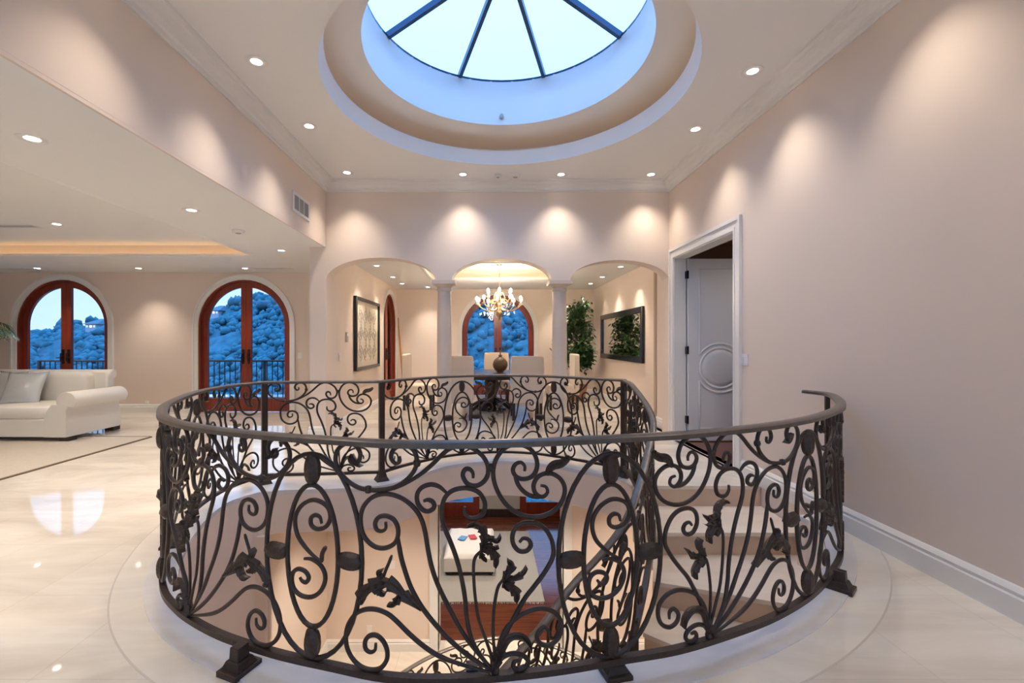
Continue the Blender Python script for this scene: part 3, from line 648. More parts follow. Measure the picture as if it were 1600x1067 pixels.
def stair_z(i): return 0
SP = cr([(1.395, 4.6), (1.39, 4.3), (1.375, 3.75), (1.2, 3.37), (1.03, 3.08), (.9, 2.93), (.745, 2.83), (.515, 2.73), (.27, 2.56), (-.05, 2.42), (-.4, 2.38)], 8)
SPATH = Path(SP)
ZK = [(1.395, 4.6, 0), (1.39, 4.3, -.03), (1.375, 3.75, -.235), (1.2, 3.37, -.43), (1.03, 3.08, -.61), (.9, 2.93, -.765), (.745, 2.83, -.90), (.515, 2.73, -1.08), (.27, 2.56, -1.27), (-.05, 2.42, -1.5), (-.4, 2.38, -1.75)]
zs = []
for x, y, z in ZK:
    i = min(range(len(SP)), key=lambda j: (Vector(SP[j]) - Vector((x, y))).length); zs.append((SPATH.s[i], z))
def szf(q):
    if q <= zs[0][0]: return 0.
    for i in range(len(zs) - 1):
        (a, za), (b, zb) = zs[i], zs[i + 1]
        if a <= q <= b:
            t = (q - a) / (b - a); za0 = zs[max(0, i - 1)]; zb1 = zs[min(len(zs) - 1, i + 2)]
            m0 = (zb - za0[1]) / max(1e-6, b - za0[0]) * (b - a); m1 = (zb1[1] - za) / max(1e-6, zb1[0] - a) * (b - a)
            h = lambda t: (2 * t**3 - 3 * t**2 + 1) * za + (t**3 - 2 * t**2 + t) * m0 + (-2 * t**3 + 3 * t**2) * zb + (t**3 - t**2) * m1
            return h(t)
    return zs[-1][1]
SPATH.zf = szf
srail = thing('stair_railing', 'black wrought iron railing with steep handrail following the winding stairs down', 'railing', (1.39, 4.6, 0))
long_bar(SPATH, 0.03, SPATH.L, RT - .012, .024, .012, 'handrail', srail, 'handrail', crownr=1)
long_bar(SPATH, 0.03, SPATH.L, .10, .02, .022, 'bottom_bar', srail)
for a in (.62, 1.83): medallion(srail, SPATH, a)
scroll_panel(srail, SPATH, .62 - PIT * .54, .62); scroll_panel(srail, SPATH, 1.83, .62); scroll_panel(srail, SPATH, 1.83, 1.83 + 1.0)
s_n = min((abs(SPATH.at(q * .02).y - 3.0), q * .02) for q in range(20, 140))[1]
p = SPATH.at(s_n); MB().cbox((p.x, p.y, szf(s_n) - .06), (.05, .05, .36), .5).build('post', M['iron'], srail, bevel=.004)

# ---- railing of the lower landing, one storey down
lrail = thing('lower_railing', 'curved black scroll railing on the lower landing, seen below through the stair opening', 'railing', (0, 5, ZL))
LP = Path([Vector(v) for v in cr([(-1.25, 4.35), (-.95, 4.62), (-.6, 4.95), (-.15, 5.2), (.3, 5.27), (.75, 5.12), (1.1, 4.85), (1.35, 4.5)], 10)], lambda q: ZL)
long_bar(LP, 0, LP.L, .99, .022, .010, 'handrail', lrail, 'handrail', crownr=1); long_bar(LP, 0, LP.L, RB, .017, .015, 'bottom_bar', lrail)
for a in (.95, 2.15): medallion(lrail, LP, a)
scroll_panel(lrail, LP, .95 - PIT * .9, .95); scroll_panel(lrail, LP, 2.15, .95); scroll_panel(lrail, LP, 2.15, 2.15 + 1.0)
for q in (.02, LP.L - .02): post(lrail, LP, q, 0, .96)
# ------------------------------------------------------------------ arched double doors
def arched_door(name, label, loc, rz, w, h, depth=.2, handles=True, low=.27):
    """local frame: x along the wall, y outwards, z up, opening centred on x = 0"""
    t = tag(thing(name, label, 'door', loc), kind='structure'); Mx = Matrix.Translation(loc) @ Matrix.Rotation(rz, 4, 'Z')
    r = w / 2; zs = h - r
    def A(rr, n=24, z0=0.): return [(rr, z0)] + arc(0, zs, rr, rr, 0, PI, n) + [(-rr, z0)]
    MB(Mx).slab(A(r + .10) + list(reversed(A(r - .005))), [], (0, -.025, 0), X3, Z3, (0, .026, 0)).slab(A(r + .098) + list(reversed(A(r + .07))), [], (0, -.04, 0), X3, Z3, (0, .02, 0)).build('casing', M['trim'], t, 40)
    MB(Mx).slab(A(r) + list(reversed(A(r - .035))), [], (0, 0, 0), X3, Z3, (0, depth, 0)).build('door_frame', M['mahogany'], t, 40)
    ri = r - .037; rg = ri - .105; xs = .10; y0 = .07
    for sgn in (-1, 1):
        flip = lambda P: [(sgn * a, b) for a, b in P]
        out = [(.003, .012), (ri, .012)] + arc(0, zs, ri, ri, 0, PI / 2 - .003 / ri, 16)
        g = [(xs, low), (rg, low)] + arc(0, zs, rg, rg, 0, math.acos(xs / rg), 14)
        leaf = MB(Mx).slab(flip(out), [flip(g)], (0, y0, 0), X3, Z3, (0, .05, 0)).build('door_leaf', M['mahogany'], t, 40)
        g2 = [(xs - .01, low - .01), (rg + .01, low - .01)] + arc(0, zs, rg + .01, rg + .01, 0, math.acos((xs - .01) / (rg + .01)), 14)
        MB(Mx).slab(flip(g2), [], (0, y0 + .022, 0), X3, Z3, (0, .006, 0)).build('glass_pane', M['glass'], leaf)
        if handles:
            x = sgn * .055
            MB(Mx).box(x - .022, x + .022, y0 - .012, y0, .94, 1.22).tube([(x, y0 - .01, 1.16), (x, y0 - .06, 1.14), (x, y0 - .06, 1.0), (x, y0 - .01, .98)], .011, 8).tube([(x, y0 - .02, 1.06), (x, y0 - .05, 1.06), (x + sgn * .09, y0 - .05, 1.055)], .010, 8).build('door_handle', M['black'], leaf, 50)
    return t
arched_door('door_1', 'arched mahogany double door behind the white sofa', (DOORS_L[0], YF, 0), 0, AW, AH)
arched_door('door_2', 'arched mahogany double door left of the stair railing posts', (DOORS_L[1], YF, 0), 0, AW, AH)
arched_door('door_3', 'arched mahogany double door behind the dining chairs', (DOOR_D, YD, 0), 0, 1.84, AH)
arched_door('door_4', 'arched mahogany door seen edge on in the left dining wall', (XL, DSY, 0), PI / 2, DSW, DSH)

# ---- white panelled door on the right
t = tag(thing('door_7', 'open white door with a round raised panel in the right wall', 'door', (XR, 5.5, 0)), kind='structure')
y0, y1, zt, cw = 4.75, 6.27, 2.52, .135
prof_ = MB()
for (a, b, w0, w1) in ((-.001, .018, 0, cw), (.002, .030, .095, cw - .002), (.004, .024, .002, .03)):
    prof_.slab([(y0 - w1, 0), (y0 - w1, zt + w1), (y1 + w1, zt + w1), (y1 + w1, 0), (y1 + w0, 0), (y1 + w0, zt + w0), (y0 - w0, zt + w0), (y0 - w0, 0)], [], (XR - b, 0, 0), Y3, Z3, (b - a, 0, 0))
prof_.build('casing', M['trim'], t)
MB().slab([(y0 - .001, 0), (y0 - .001, zt + .001), (y1 + .001, zt + .001), (y1 + .001, 0), (y1 - .015, 0), (y1 - .015, zt - .015), (y0 + .015, zt - .015), (y0 + .015, 0)], [], (XR - .01, 0, 0), Y3, Z3, (.165, 0, 0)).build('jamb', M['trim'], t)
lx0, lx1, ly, lt = 2.765, 3.64, 6.215, .04       # the open leaf stands at right angles to the wall
leaf = MB().box(lx0, lx1, ly, ly + lt, .012, 2.50).build('door_leaf', M['door'], t, bevel=.003)
cxp, czp = (lx0 + lx1) / 2, 1.005
def moulding(P, closed=True): return MB().tube([(a, ly - .001, b) for a, b in P], .016, 8, up=(0, -1, 0), flat=.75, closed=closed)
px0, px1 = lx0 + .155, lx1 - .155; rr = .335
dxr = cxp - px0; dz = math.sqrt(rr * rr - dxr * dxr)
top = [(px0, 2.36), (px1, 2.36), (px1, czp + dz)] + [(cxp + rr * math.cos(a), czp + rr * math.sin(a)) for a in [math.atan2(dz, dxr) + (PI - 2 * math.atan2(dz, dxr)) * i / 24 for i in range(25)]] + [(px0, czp + dz)]
bot = [(px0, .18), (px1, .18), (px1, czp - dz)] + [(cxp + rr * math.cos(a), czp - rr * math.sin(a)) for a in [math.atan2(dz, dxr) + (PI - 2 * math.atan2(dz, dxr)) * i / 24 for i in range(25)]] + [(px0, czp - dz)]
moulding(top).build('upper_panel', M['door'], leaf, 60)
moulding(bot).build('lower_panel', M['door'], leaf, 60)
moulding([(cxp + .275 * math.cos(2 * PI * i / 48), czp + .275 * math.sin(2 * PI * i / 48)) for i in range(48)]).lathe([(.001, ly - .016), (.19, ly - .014), (.245, ly - .004), (.25, ly + .002)], (cxp, 0, czp), 48, False, 'Y').build('round_panel', M['door'], leaf, 60)
for z in (.30, 1.25, 2.28):
    MB().cbox((2.752, ly + .01, z), (.03, .055, .10)).tube([(2.757, ly - .012, z - .055), (2.757, ly - .012, z + .055)], .009, 8).build('hinge', M['black'], t)
MB().lathe([(.001, ly - .07), (.026, ly - .065), (.03, ly - .045), (.012, ly - .035), (.012, ly - .006), (.03, ly - .004), (.03, ly)], (lx1 - .07, 0, 1.0), 16, True, 'Y').build('door_knob', M['black'], leaf, 50)

# ------------------------------------------------------------------ small fittings
def plate(name, label, cat, c, n, w=.075, h=.115, gangs=1, kind_='switch'):
    """n = outward normal axis, one of '+x', '-x', '-y'"""
    R = {'-y': 0, '+x': PI / 2, '-x': -PI / 2}[n]; t = thing(name, label, cat, c); mx = Matrix.Translation(c) @ Matrix.Rotation(R, 4, 'Z')
    w *= 1 + .62 * (gangs - 1)
    MB(mx).box(-w / 2, w / 2, -.008, 0, -h / 2, h / 2).build('cover_plate', M['plastic'], t, bevel=.002)
    for g in range(gangs):
        x = (g - (gangs - 1) / 2) * .046
        if kind_ == 'switch': MB(mx).box(x - .017, x + .017, -.012, -.008, -.034, .034).build('rocker', M['plastic'], t)
        else:
            for z in (-.024, .024): MB(mx).box(x - .017, x + .017, -.011, -.008, z - .016, z + .016).build('socket', M['plastic'], t)
    return t
plate('light_switch', 'white double light switch beside the right doorway casing', 'light switch', (XR, 4.565, 1.18), '-x', gangs=2)
plate('light_switch', 'white light switch below the grey thermostat on the left dining wall', 'light switch', (XL, 7.05, 1.13), '+x')
plate('light_switch', 'white light switch right of the arched door in the sitting room', 'light switch', (-3.6, YF, 1.10), '-y')
plate('wall_outlet', 'white power outlet low on the wall between the two arched doors', 'power outlet', (-6.55, YF, .17), '-y', kind_='o')
plate('wall_outlet', 'white power outlet low on the lower hall wall', 'power outlet', (-1.66, 6.5, ZL + .31), '-y', kind_='o')
plate('light_switch', 'white light switch on the lower hall wall left of the doorway', 'light switch', (-1.33, 6.5, ZL + 1.23), '-y')
t = thing('thermostat', 'small grey thermostat above the switch on the left dining wall', 'thermostat', (XL, 7.42, 1.43))
MB().box(XL, XL + .022, 7.36, 7.45, 1.36, 1.52).build('housing', M['greymetal'], t, bevel=.004); MB().box(XL + .022, XL + .025, 7.375, 7.435, 1.46, 1.505).build('display', M['plastic'], t)
t = thing('air_vent', 'white rectangular air grille on the beam above the sitting room', 'air vent', (XL, 5.58, 3.02))
va, vb, za, zb = 5.33, 5.83, 2.90, 3.14
MB().slab([(va, za), (vb, za), (vb, zb), (va, zb)], [[(va + .035, za + .035), (vb - .035, za + .035), (vb - .035, zb - .035), (va + .035, zb - .035)]], (XL, 0, 0), Y3, Z3, (.016, 0, 0)).build('frame', M['trim'], t)
MB().box(XL, XL + .003, va + .03, vb - .03, za + .03, zb - .03).build('backing', M['grille'], t)
for i in range(1, 3):
    y = va + .035 + (vb - va - .07) * i / 3; MB().box(XL, XL + .015, y - .010, y + .010, za + .03, zb - .03).build('mullion', M['trim'], t)
sl = MB()
for i in range(18):
    y = va + .045 + (vb - va - .09) * i / 17; sl.cbox((XL + .008, y, (za + zb) / 2), (.010, .004, zb - za - .07), .5)
sl.build('slats', M['greymetal'], t)
def slot_vent(label, x0, x1, y0, y1, z):
    t = thing('ceiling_vent', label, 'air vent', ((x0 + x1) / 2, (y0 + y1) / 2, z)); MB().slab([(x0, y0), (x1, y0), (x1, y1), (x0, y1)], [[(x0 + .02, y0 + .02), (x1 - .02, y0 + .02), (x1 - .02, y1 - .02), (x0 + .02, y1 - .02)]], (0, 0, z - .008), X3, Y3, (0, 0, .008)).build('frame', M['ceiling'], t)
    MB().box(x0 + .018, x1 - .018, y0 + .018, y1 - .018, z - .003, z - .001).build('backing', M['grille'], t)
    b = MB()
    for i in range(3): yy = y0 + .02 + (y1 - y0 - .04) * (i + .5) / 3; b.box(x0 + .02, x1 - .02, yy - .004, yy + .004, z - .008, z - .003)
    b.build('slats', M['ceiling'], t)
slot_vent('slim ceiling air vent above the right arched door of the sitting room', -4.25, -3.55, 8.22, 8.40, ZS)
slot_vent('slim ceiling air vent above the sofa side arched door', -8.95, -8.2, 8.30, 8.48, ZS)
slot_vent('slim ceiling air vent in the raised sitting room ceiling', -6.5, -5.95, 5.95, 6.12, 2.90)
def detector(label, x, y, z, r=.055):
    t = thing('smoke_detector', label, 'smoke detector', (x, y, z)); MB().lathe([(r, z), (r, z - .02), (r * .8, z - .034), (.001, z - .036)], (x, y, 0), 20).build('housing', M['plastic'], t, 40); MB().lathe([(r * .45, z - .036), (r * .4, z - .041), (.001, z - .042)], (x, y, 0), 16).build('sensor', M['greymetal'], t, 40)
detector('small white detector left of the speaker disc on the hall ceiling', .165, 6.17, ZC, .05)
detector('wider white disc right of the detector on the hall ceiling', .40, 6.17, ZC, .07)
detector('white detector on the sitting room ceiling near the beam', -2.99, 5.50, ZS, .07)
t = thing('fire_sprinkler', 'tiny dark fire sprinkler on the blue lit skylight shaft', 'sprinkler', (DCX, DCY + 1.293, 4.07))
MB().lathe([(.03, DCY + 1.293), (.03, DCY + 1.285), (.010, DCY + 1.28), (.010, DCY + 1.25), (.022, DCY + 1.248), (.022, DCY + 1.243), (.001, DCY + 1.242)], (DCX, 0, 4.07), 16, True, 'Y').build('sprinkler_head', M['greymetal'], t, 40)

# ------------------------------------------------------------------ recessed lights
WARM = (1, .87, .72)
def can(x, y, z, label, group, r=.062, power=60, size=92, lamp=True, col=WARM):
    t = thing('ceiling_downlight', label, 'ceiling light', (x, y, z), group)
    MB().lathe([(r, z - .001), (r * 1.32, z - .004), (r * 1.38, z + .001), (r * 1.3, z + .03), (r, z + .03), (r, z - .001)], (x, y, 0), 24, False).build('trim_ring', M['trim'], t, 40)
    MB().lathe([(.001, z - .001), (r * .6, z - .0015), (r * 1.0, z + .004), (r * 1.0, z + .008), (.001, z + .008)], (x, y, 0), 24, False).build('lens', M['lens'], t, 60)
    if lamp:
        l = bpy.data.lights.new('downlight', 'SPOT'); l.energy = power; l.color = col; l.spot_size = math.radians(size); l.spot_blend = 1.0; l.shadow_soft_size = .05
        o = bpy.data.objects.new('downlight', l); COL.objects.link(o); o.parent = t; o.location = (0, 0, -.02)
    return t
ordn = ['first', 'second', 'third', 'fourth', 'fifth', 'sixth']
for i, (y, w) in enumerate(((3.69, 'nearest the camera'), (4.79, 'between its two neighbours'), (6.10, 'in the corner by the arches'))):
    can(-1.86, y, ZC, 'hall ceiling light along the left crown moulding, ' + w, 'hall ceiling lights', power=P_HALL)
for i, (y, w) in enumerate(((3.82, 'nearest the camera'), (4.86, 'above the doorway'), (6.17, 'in the corner by the arches'))):
    can(2.24, y, ZC, 'hall ceiling light along the right wall, ' + w, 'hall ceiling lights', power=P_HALL)
can(-.31, 6.17, ZC, 'hall ceiling light above the left stone column', 'hall ceiling lights', power=P_HALL)
can(1.02, 6.17, ZC, 'hall ceiling light above the right stone column', 'hall ceiling lights', power=P_HALL)
for x in (-1.86, 2.24):
    for y in (2.6, 1.4, 0., -1.4): can(x, y, ZC, 'hall ceiling light behind the photographer', 'hall ceiling lights behind the camera', power=P_HALL * .85)
for y, w in ((3.03, 'nearest the camera'), (4.67, 'in the middle of the row'), (6.72, 'nearest the arches')): can(-3.02, y, ZS, 'sitting room ceiling light beside the beam, ' + w, 'sitting room soffit lights', power=P_SIT)
for x, w in ((-4.4, 'above the right arched door'), (-6.35, 'between the two arched doors'), (-8.2, 'above the arched door behind the sofa')): can(x, 8.32, ZS, 'sitting room ceiling light ' + w, 'sitting room far wall lights', power=P_SIT)
for x, y, w in ((-4.03, 4.03, 'nearest the camera'), (-4.03, 5.95, 'at the right end of the far row'), (-5.61, 5.95, 'at the left of the far row')): can(x, y, 2.90, 'light in the raised sitting room ceiling, ' + w, 'sitting room tray lights', power=P_SIT * 1.2, size=110)
for x, y in ((-7.2, 4.), (-5.61, 4.), (-5.61, 2.2), (-4.03, 2.2), (-3.02, .6)): can(x, y, 2.90 if x < -3.5 else ZS, 'sitting room ceiling light out of view', 'sitting room lights out of view', power=P_SIT * 1.2, size=110)
for y, w in ((8.05, 'above the framed panel'), (9.44, 'between the panel and the arched door'), (10.5, 'above the arched side door')): can(-1.93, y, ZS, 'dining room ceiling light along the left wall, ' + w, 'dining room ceiling lights', .058, P_DIN)
can(-1.42, 11.15, ZS, 'dining room ceiling light left of the far arched door', 'dining room ceiling lights', .058, P_DIN)
for y, w in ((8.16, 'above the near end of the mirror'), (9.44, 'above the far end of the mirror'), (10.5, 'above the potted ficus')): can(2.42, y, ZS, 'dining room ceiling light along the right wall, ' + w, 'dining room ceiling lights', .058, P_DIN * (.35 if y > 10 else 1))
can(3.7, 5.2, 2.95, 'added unseen light brightening the room behind the white door', 'side room added light', power=P_LOW * .25, size=150, col=(1, .95, .9))  # unseen lamp added to brighten the open white door leaf
can(1.9, 11.15, ZS, 'dining room ceiling light hidden above the right column', 'dining room ceiling lights', .058, P_DIN)
for x, y in ((-1.3, 5.2), (1.9, 5.45), (.3, 5.6)): can(x, y, -.385, 'added out of view light of the lower hall', 'lower hall added lights', power=P_LOW, size=120)  # unseen lamps added to light the lower hall
for x, y in ((-1.5, 8.), (1.4, 8.), (0, 9.8)): can(x, y, -.42, 'added out of view light of the lower room', 'lower room added lights', power=P_LOW * .9, size=120)  # more lamps added out of view, to light the lower room

# ------------------------------------------------------------------ sitting room
def cushion(c, size, puff, name, m, parent, mx=None, corner=.0, n=14):
    """rounded upholstery block: superellipsoid box with a crown"""
    cx, cy, cz = c; a, b, h = [q / 2 for q in size]; vs = []; fs = []; R = n; K = 2 * n
    e = .28
    sg = lambda v, p: math.copysign(abs(v) ** p, v)
    for j in range(R + 1):
        v = -PI / 2 + PI * j / R
        for k in range(K):
            u = 2 * PI * k / K
            x, y, z = sg(math.cos(v), e) * sg(math.cos(u), e), sg(math.cos(v), e) * sg(math.sin(u), e), sg(math.sin(v), e)
            f = 1 + puff * (1 - x * x) * (1 - (y * y if h < b else z * z))
            vs.append((cx + a * x, cy + b * y * (f if b < h else 1), cz + h * z * (f if h <= b else 1)))
    for j in range(R):
        for k in range(K): fs.append((j * K + k, j * K + (k + 1) % K, (j + 1) * K + (k + 1) % K, (j + 1) * K + k))
    return MB(mx).add(vs, fs).build(name, m, parent, 180)
S0 = (-5.69, 6.18)           # front right corner of the sofa at the floor
sofa = thing('sofa', 'ivory leather sofa with a big rolled arm in front of the arched doors', 'sofa', (S0[0] - 1.2, S0[1] + .45, 0))
sx1, sy0 = S0; sx0 = sx1 - 2.5; sd = .95
MB().box(sx0 + .05, sx1 - .02, sy0, sy0 + sd, .055, .30).build('base', M['sofa'], sofa, bevel=.015)
def rolled_arm(x, flip, name='arm'):
    P = [(-.30, .056), (0, .056), (0, .42), (.02, .47)] + [(.0 + .135 * math.cos(a), .545 + .125 * math.sin(a)) for a in [-.7 + i * (PI + 1.1) / 16 for i in range(17)]] + [(-.20, .50), (-.27, .40), (-.30, .30)]
    MB().slab([(x + flip * a, b) for a, b in P], [], (0, sy0 - .015, 0), X3, Z3, (0, sd - .05, 0)).build(name, M['sofa'], sofa, 35, bevel=.012)
rolled_arm(sx1, 1); rolled_arm(sx0, -1)
w = (sx1 - .3 - (sx0 + .3)) / 2
for i in range(2):
    xc = sx0 + .3 + w * (i + .5)
    cushion((xc, sy0 + .36, .38), (w - .01, .74, .19), .16, 'seat_cushion', M['sofa'], sofa)
    cushion((xc, sy0 + .74, .67), (w - .01, .25, .46), .18, 'back_cushion', M['sofa'], sofa)
MB().slab([(sx0 + .12, .1), (sx1 - .12, .1), (sx1 - .12, .86), (sx1 - .16, .90), (sx0 + .16, .90), (sx0 + .12, .86)], [], (0, sy0 + .80, 0), X3, Z3, (0, .15, 0)).tube([(sx0 + .12, sy0 + .90, .85), (sx1 - .10, sy0 + .90, .85)], .075, 14).build('backrest', M['sofa'], sofa, 40, bevel=.02)
for x in (sx0 + .1, sx1 - .1):
    for y in (sy0 + .08, sy0 + sd - .12): MB().cbox((x + (.04 if x > sx0 + 1 else -.04), y, .028), (.13, .13, .055)).build('foot', M['darkwood'], sofa)
def pillow(label, c, rz, tilt, s=.48):
    mx = Matrix.Translation(c) @ Matrix.Rotation(rz, 4, 'Z') @ Matrix.Rotation(tilt, 4, 'X'); t = thing('throw_pillow', label, 'pillow', c, 'silver satin throw pillows'); vs = []; fs = []; n = 12
    for side in (1, -1):
        for j in range(n + 1):
            for i in range(n + 1):
                u, v = -1 + 2 * i / n, -1 + 2 * j / n; p = (1 - u * u) ** .55 * (1 - v * v) ** .55; pin = 1 - .10 * (1 - u * u) * abs(v) ** 3 ; pin2 = 1 - .10 * (1 - v * v) * abs(u) ** 3
                vs.append((u * s / 2 * pin2, side * .085 * p, v * s / 2 * pin))
    q = (n + 1) ** 2
    for side in (0, 1):
        for j in range(n):
            for i in range(n): a = side * q + j * (n + 1) + i; fs.append((a, a + 1, a + n + 2, a + n + 1))
    mb = MB(mx).add(vs, fs); o = mb.build('cover', M['satin'], t, 180)
    b = bmesh.new(); b.from_mesh(o.data); bmesh.ops.remove_doubles(b, verts=b.verts, dist=.0005); bmesh.ops.recalc_face_normals(b, faces=b.faces); b.to_mesh(o.data); b.free()
pillow('silver satin throw pillow leaning at the middle of the sofa', (-6.68, sy0 + .40, .69), .18, -.42, .52)
pillow('silver satin throw pillow behind and left of the front one', (-7.05, sy0 + .56, .70), -.1, -.28)
sofa.location.z += .0105
rug = thing('area_rug', 'beige area rug with a thin brown border under the sofa', 'rug', (-6.6, 4.9, 0))
MB().box(-9.0, -4.80, 2.2, 6.50, .0005, .010).build('rug_pile', M['rug'], rug); MB().box(-4.80, -4.765, 2.2, 6.50, .0005, .012).box(-9.0, -4.80, 6.50, 6.53, .0005, .012).build('border_binding', M['rugedge'], rug)
# palm in the corner
palm = thing('potted_palm', 'potted palm with drooping fronds at the left edge beside the arched door', 'potted plant', (-9.22, 8.12, 0))
MB().lathe([(.17, 0), (.2, .05), (.23, .38), (.245, .4), (.22, .4), (.2, .36), (.001, .36)], (-9.22, 8.12, 0), 24, False).build('pot', M['basket'], palm, 40)
MB().tube(cr([(-9.22, 8.12, .34), (-9.2, 8.14, .9), (-9.23, 8.12, 1.35)], 5), .035, 8).build('trunk', M['bark'], palm, 60)
rnd = random.Random(4)
for k in range(12):
    a = 2 * PI * k / 12 + .1; up = .25 + .5 * rnd.random(); L = .62
    cl = cr([(-9.22, 8.12, 1.33), (-9.22 + .3 * L * math.cos(a), 8.12 + .3 * L * math.sin(a), 1.35 + up * .8), (-9.22 + .75 * L * math.cos(a), 8.12 + .75 * L * math.sin(a), 1.36 + up * .75), (-9.22 + L * math.cos(a) * .98, 8.12 + L * math.sin(a) * .98, 1.36 + up * .28)], 6)
    mb = MB().tube(cl, .006, 5)
    for i in range(2, len(cl)):
        T = (cl[i] - cl[i - 1]).normalized(); S = T.cross(Vector((0, 0, 1))).normalized()
        for sg in (-1, 1):
            l = .24 * (1 - .5 * i / len(cl)); q0 = cl[i]; q1 = q0 + (S * sg * .8 + T * .55 - Vector((0, 0, .35))) * l; mid = (q0 + q1) / 2 + Vector((0, 0, .02)); wd = T * .014
            mb.add([q0, mid + wd, q1, mid - wd, mid + Vector((0, 0, .006))], [(0, 1, 4), (1, 2, 4), (2, 3, 4), (3, 0, 4), (0, 3, 2, 1)])
    mb.build('frond', M['leaf'], palm)

# ------------------------------------------------------------------ dining room
def chair(label, x, y, rz):
    t = thing('dining_chair', label, 'chair', (0, 0, 0), 'cream dining chairs'); m = M['linen']
    back = [(-.28, .30), (.28, .30), (.295, .9), (.285, 1.09), (.265, 1.12), (-.265, 1.12), (-.285, 1.09), (-.295, .9)]
    MB().slab(back, [], (0, .22, 0), X3, Z3, (0, .10, 0)).build('backrest', m, t, 40, bevel=.025)
    MB().box(-.28, .28, -.30, .24, .30, .44).build('seat_skirt', m, t, bevel=.02)
    cushion((0, -.03, .455), (.56, .54, .10), .2, 'seat', m, t)
    for a in (-.235, .235):
        for b in (-.25, .28): MB().cbox((a, b, .15), (.052, .052, .30)).build('leg', M['darkwood'], t)
    t.location = (x, y, 0); t.rotation_euler = (0, 0, rz); return t
TX, TY = .12, 9.22
c0 = chair('cream high backed dining chair nearest the left column', -.50, 8.18, PI)
def chair_copy(label, x, y, rz):
    c = copy_tree(c0); c.location = (x, y, 0); c.rotation_euler = (0, 0, rz); c['label'] = label; return c
chair_copy('cream high backed dining chair nearest the right column', .72, 8.18, PI)
chair_copy('cream dining chair at the far side of the table before the arched door', .25, 10.35, 0)
chair_copy('cream dining chair at the right end of the table beside the column', 1.55, 9.35, -PI / 2)
chair_copy('cream dining chair at the left end of the table behind the column', -1.35, 9.35, PI / 2)
tb = thing('dining_table', 'dark wood dining table behind the two near cream chairs', 'table', (TX, TY, 0))
MB().lathe([(.001, .725), (.80, .725), (.83, .735), (.83, .75), (.81, .76), (.001, .76)], (TX, TY, 0), 48, False).build('tabletop', M['darkwood'], tb, 40)
MB().lathe([(.72, .65), (.74, .65), (.74, .725), (.72, .725)], (TX, TY, 0), 48, False).build('apron', M['darkwood'], tb, 40)
MB().lathe([(.30, 0), (.32, .05), (.22, .09), (.12, .16), (.10, .3), (.16, .45), (.12, .6), (.22, .725)], (TX, TY, 0), 24).build('pedestal', M['darkwood'], tb, 40)
for k in range(4):
    a = PI / 4 + k * PI / 2; MB().tube(cr([(TX + .1 * math.cos(a), TY + .1 * math.sin(a), .22), (TX + .34 * math.cos(a), TY + .34 * math.sin(a), .14), (TX + .56 * math.cos(a), TY + .56 * math.sin(a), .032)], 6), .035, 8).build('leg', M['darkwood'], tb, 60)
vz = .7605; vx, vy = .285, 8.95
v = thing('vase', 'round olive brown ceramic vase on the dining table', 'vase', (vx, vy, vz))
MB().lathe([(.06, vz), (.075, vz + .006), (.06, vz + .016), (.07, vz + .03), (.11, vz + .06), (.138, vz + .11), (.148, vz + .16), (.138, vz + .21), (.11, vz + .26), (.07, vz + .29), (.035, vz + .31), (.03, vz + .33), (.042, vz + .345), (.03, vz + .35), (.02, vz + .33)], (vx, vy, 0), 28).build('body', M['olive'], v, 60)
MB().lathe([(.014, vz + .33), (.010, vz + .40), (.016, vz + .42), (.002, vz + .44)], (vx, vy, 0), 12).build('finial', M['olive'], v, 60)
# chandelier
hx, hy = .275, 9.22
ch = thing('chandelier', 'ornate glowing chandelier with candle lamps hanging over the dining table', 'chandelier', (hx, hy, 2.935))
mb = MB(); z = 2.93; k = 0
mb.lathe([(.06, 2.935), (.055, 2.915), (.012, 2.90)], (hx, hy, 0), 16)
while z > 2.44:
    pts = [(hx + (.011 * math.cos(a) if k % 2 else 0), hy + (0 if k % 2 else .011 * math.cos(a)), z - .022 + .022 * math.sin(a)) for a in [2 * PI * i / 10 for i in range(10)]]
    mb.tube(pts, .0035, 5, closed=True); z -= .034; k += 1
mb.build('chain', M['gold'], ch, 60)
MB().lathe([(.004, 2.45), (.025, 2.43), (.015, 2.38), (.035, 2.33), (.02, 2.27), (.03, 2.18), (.055, 2.10), (.03, 2.04), (.05, 1.98), (.07, 1.93), (.045, 1.88), (.015, 1.85), (.022, 1.82), (.002, 1.79)], (hx, hy, 0), 16).build('stem', M['gold'], ch, 60)
def arms(n, R, z0, zt, ph):
    for k in range(n):
        a = ph + 2 * PI * k / n; c, s_ = math.cos(a), math.sin(a); P = lambda r, z: (hx + r * c, hy + r * s_, z)
        ar = MB().tube(cr([P(.03, z0), P(R * .35, z0 - .07), P(R * .7, z0 - .05), P(R * .97, z0 + .04), P(R, zt)], 6), .0085, 6).tube(cr([P(.03, z0 + .12), P(R * .3, z0 + .15), P(R * .5, z0 + .05), P(R * .42, z0 - .01), P(R * .33, z0 + .03)], 5), .006, 6).build('arm', M['gold'], ch, 60)
        MB().lathe([(.005, zt - .01), (.035, zt + .004), (.042, zt + .015), (.012, zt + .012), (.012, zt + .075), (.001, zt + .075)], P(R, 0), 12).build('candle_cup', M['candle'], ar, 60)
        MB().lathe([(.006, zt + .075), (.028, zt + .10), (.023, zt + .14), (.001, zt + .16)], P(R, 0), 10).build('candle_bulb', M['bulb'], ar, 60)
        mb = MB()
        for r, zz in ((R * .7, z0 - .085),):
            mb.lathe([(.001, zz), (.011, zz - .014), (.014, zz - .03), (.001, zz - .055)], P(r, 0), 6)
        mb.build('crystal_drop', M['crystal'], ar)
arms(10, .46, 2.07, 2.12, .2); arms(6, .26, 2.22, 2.28, .5)
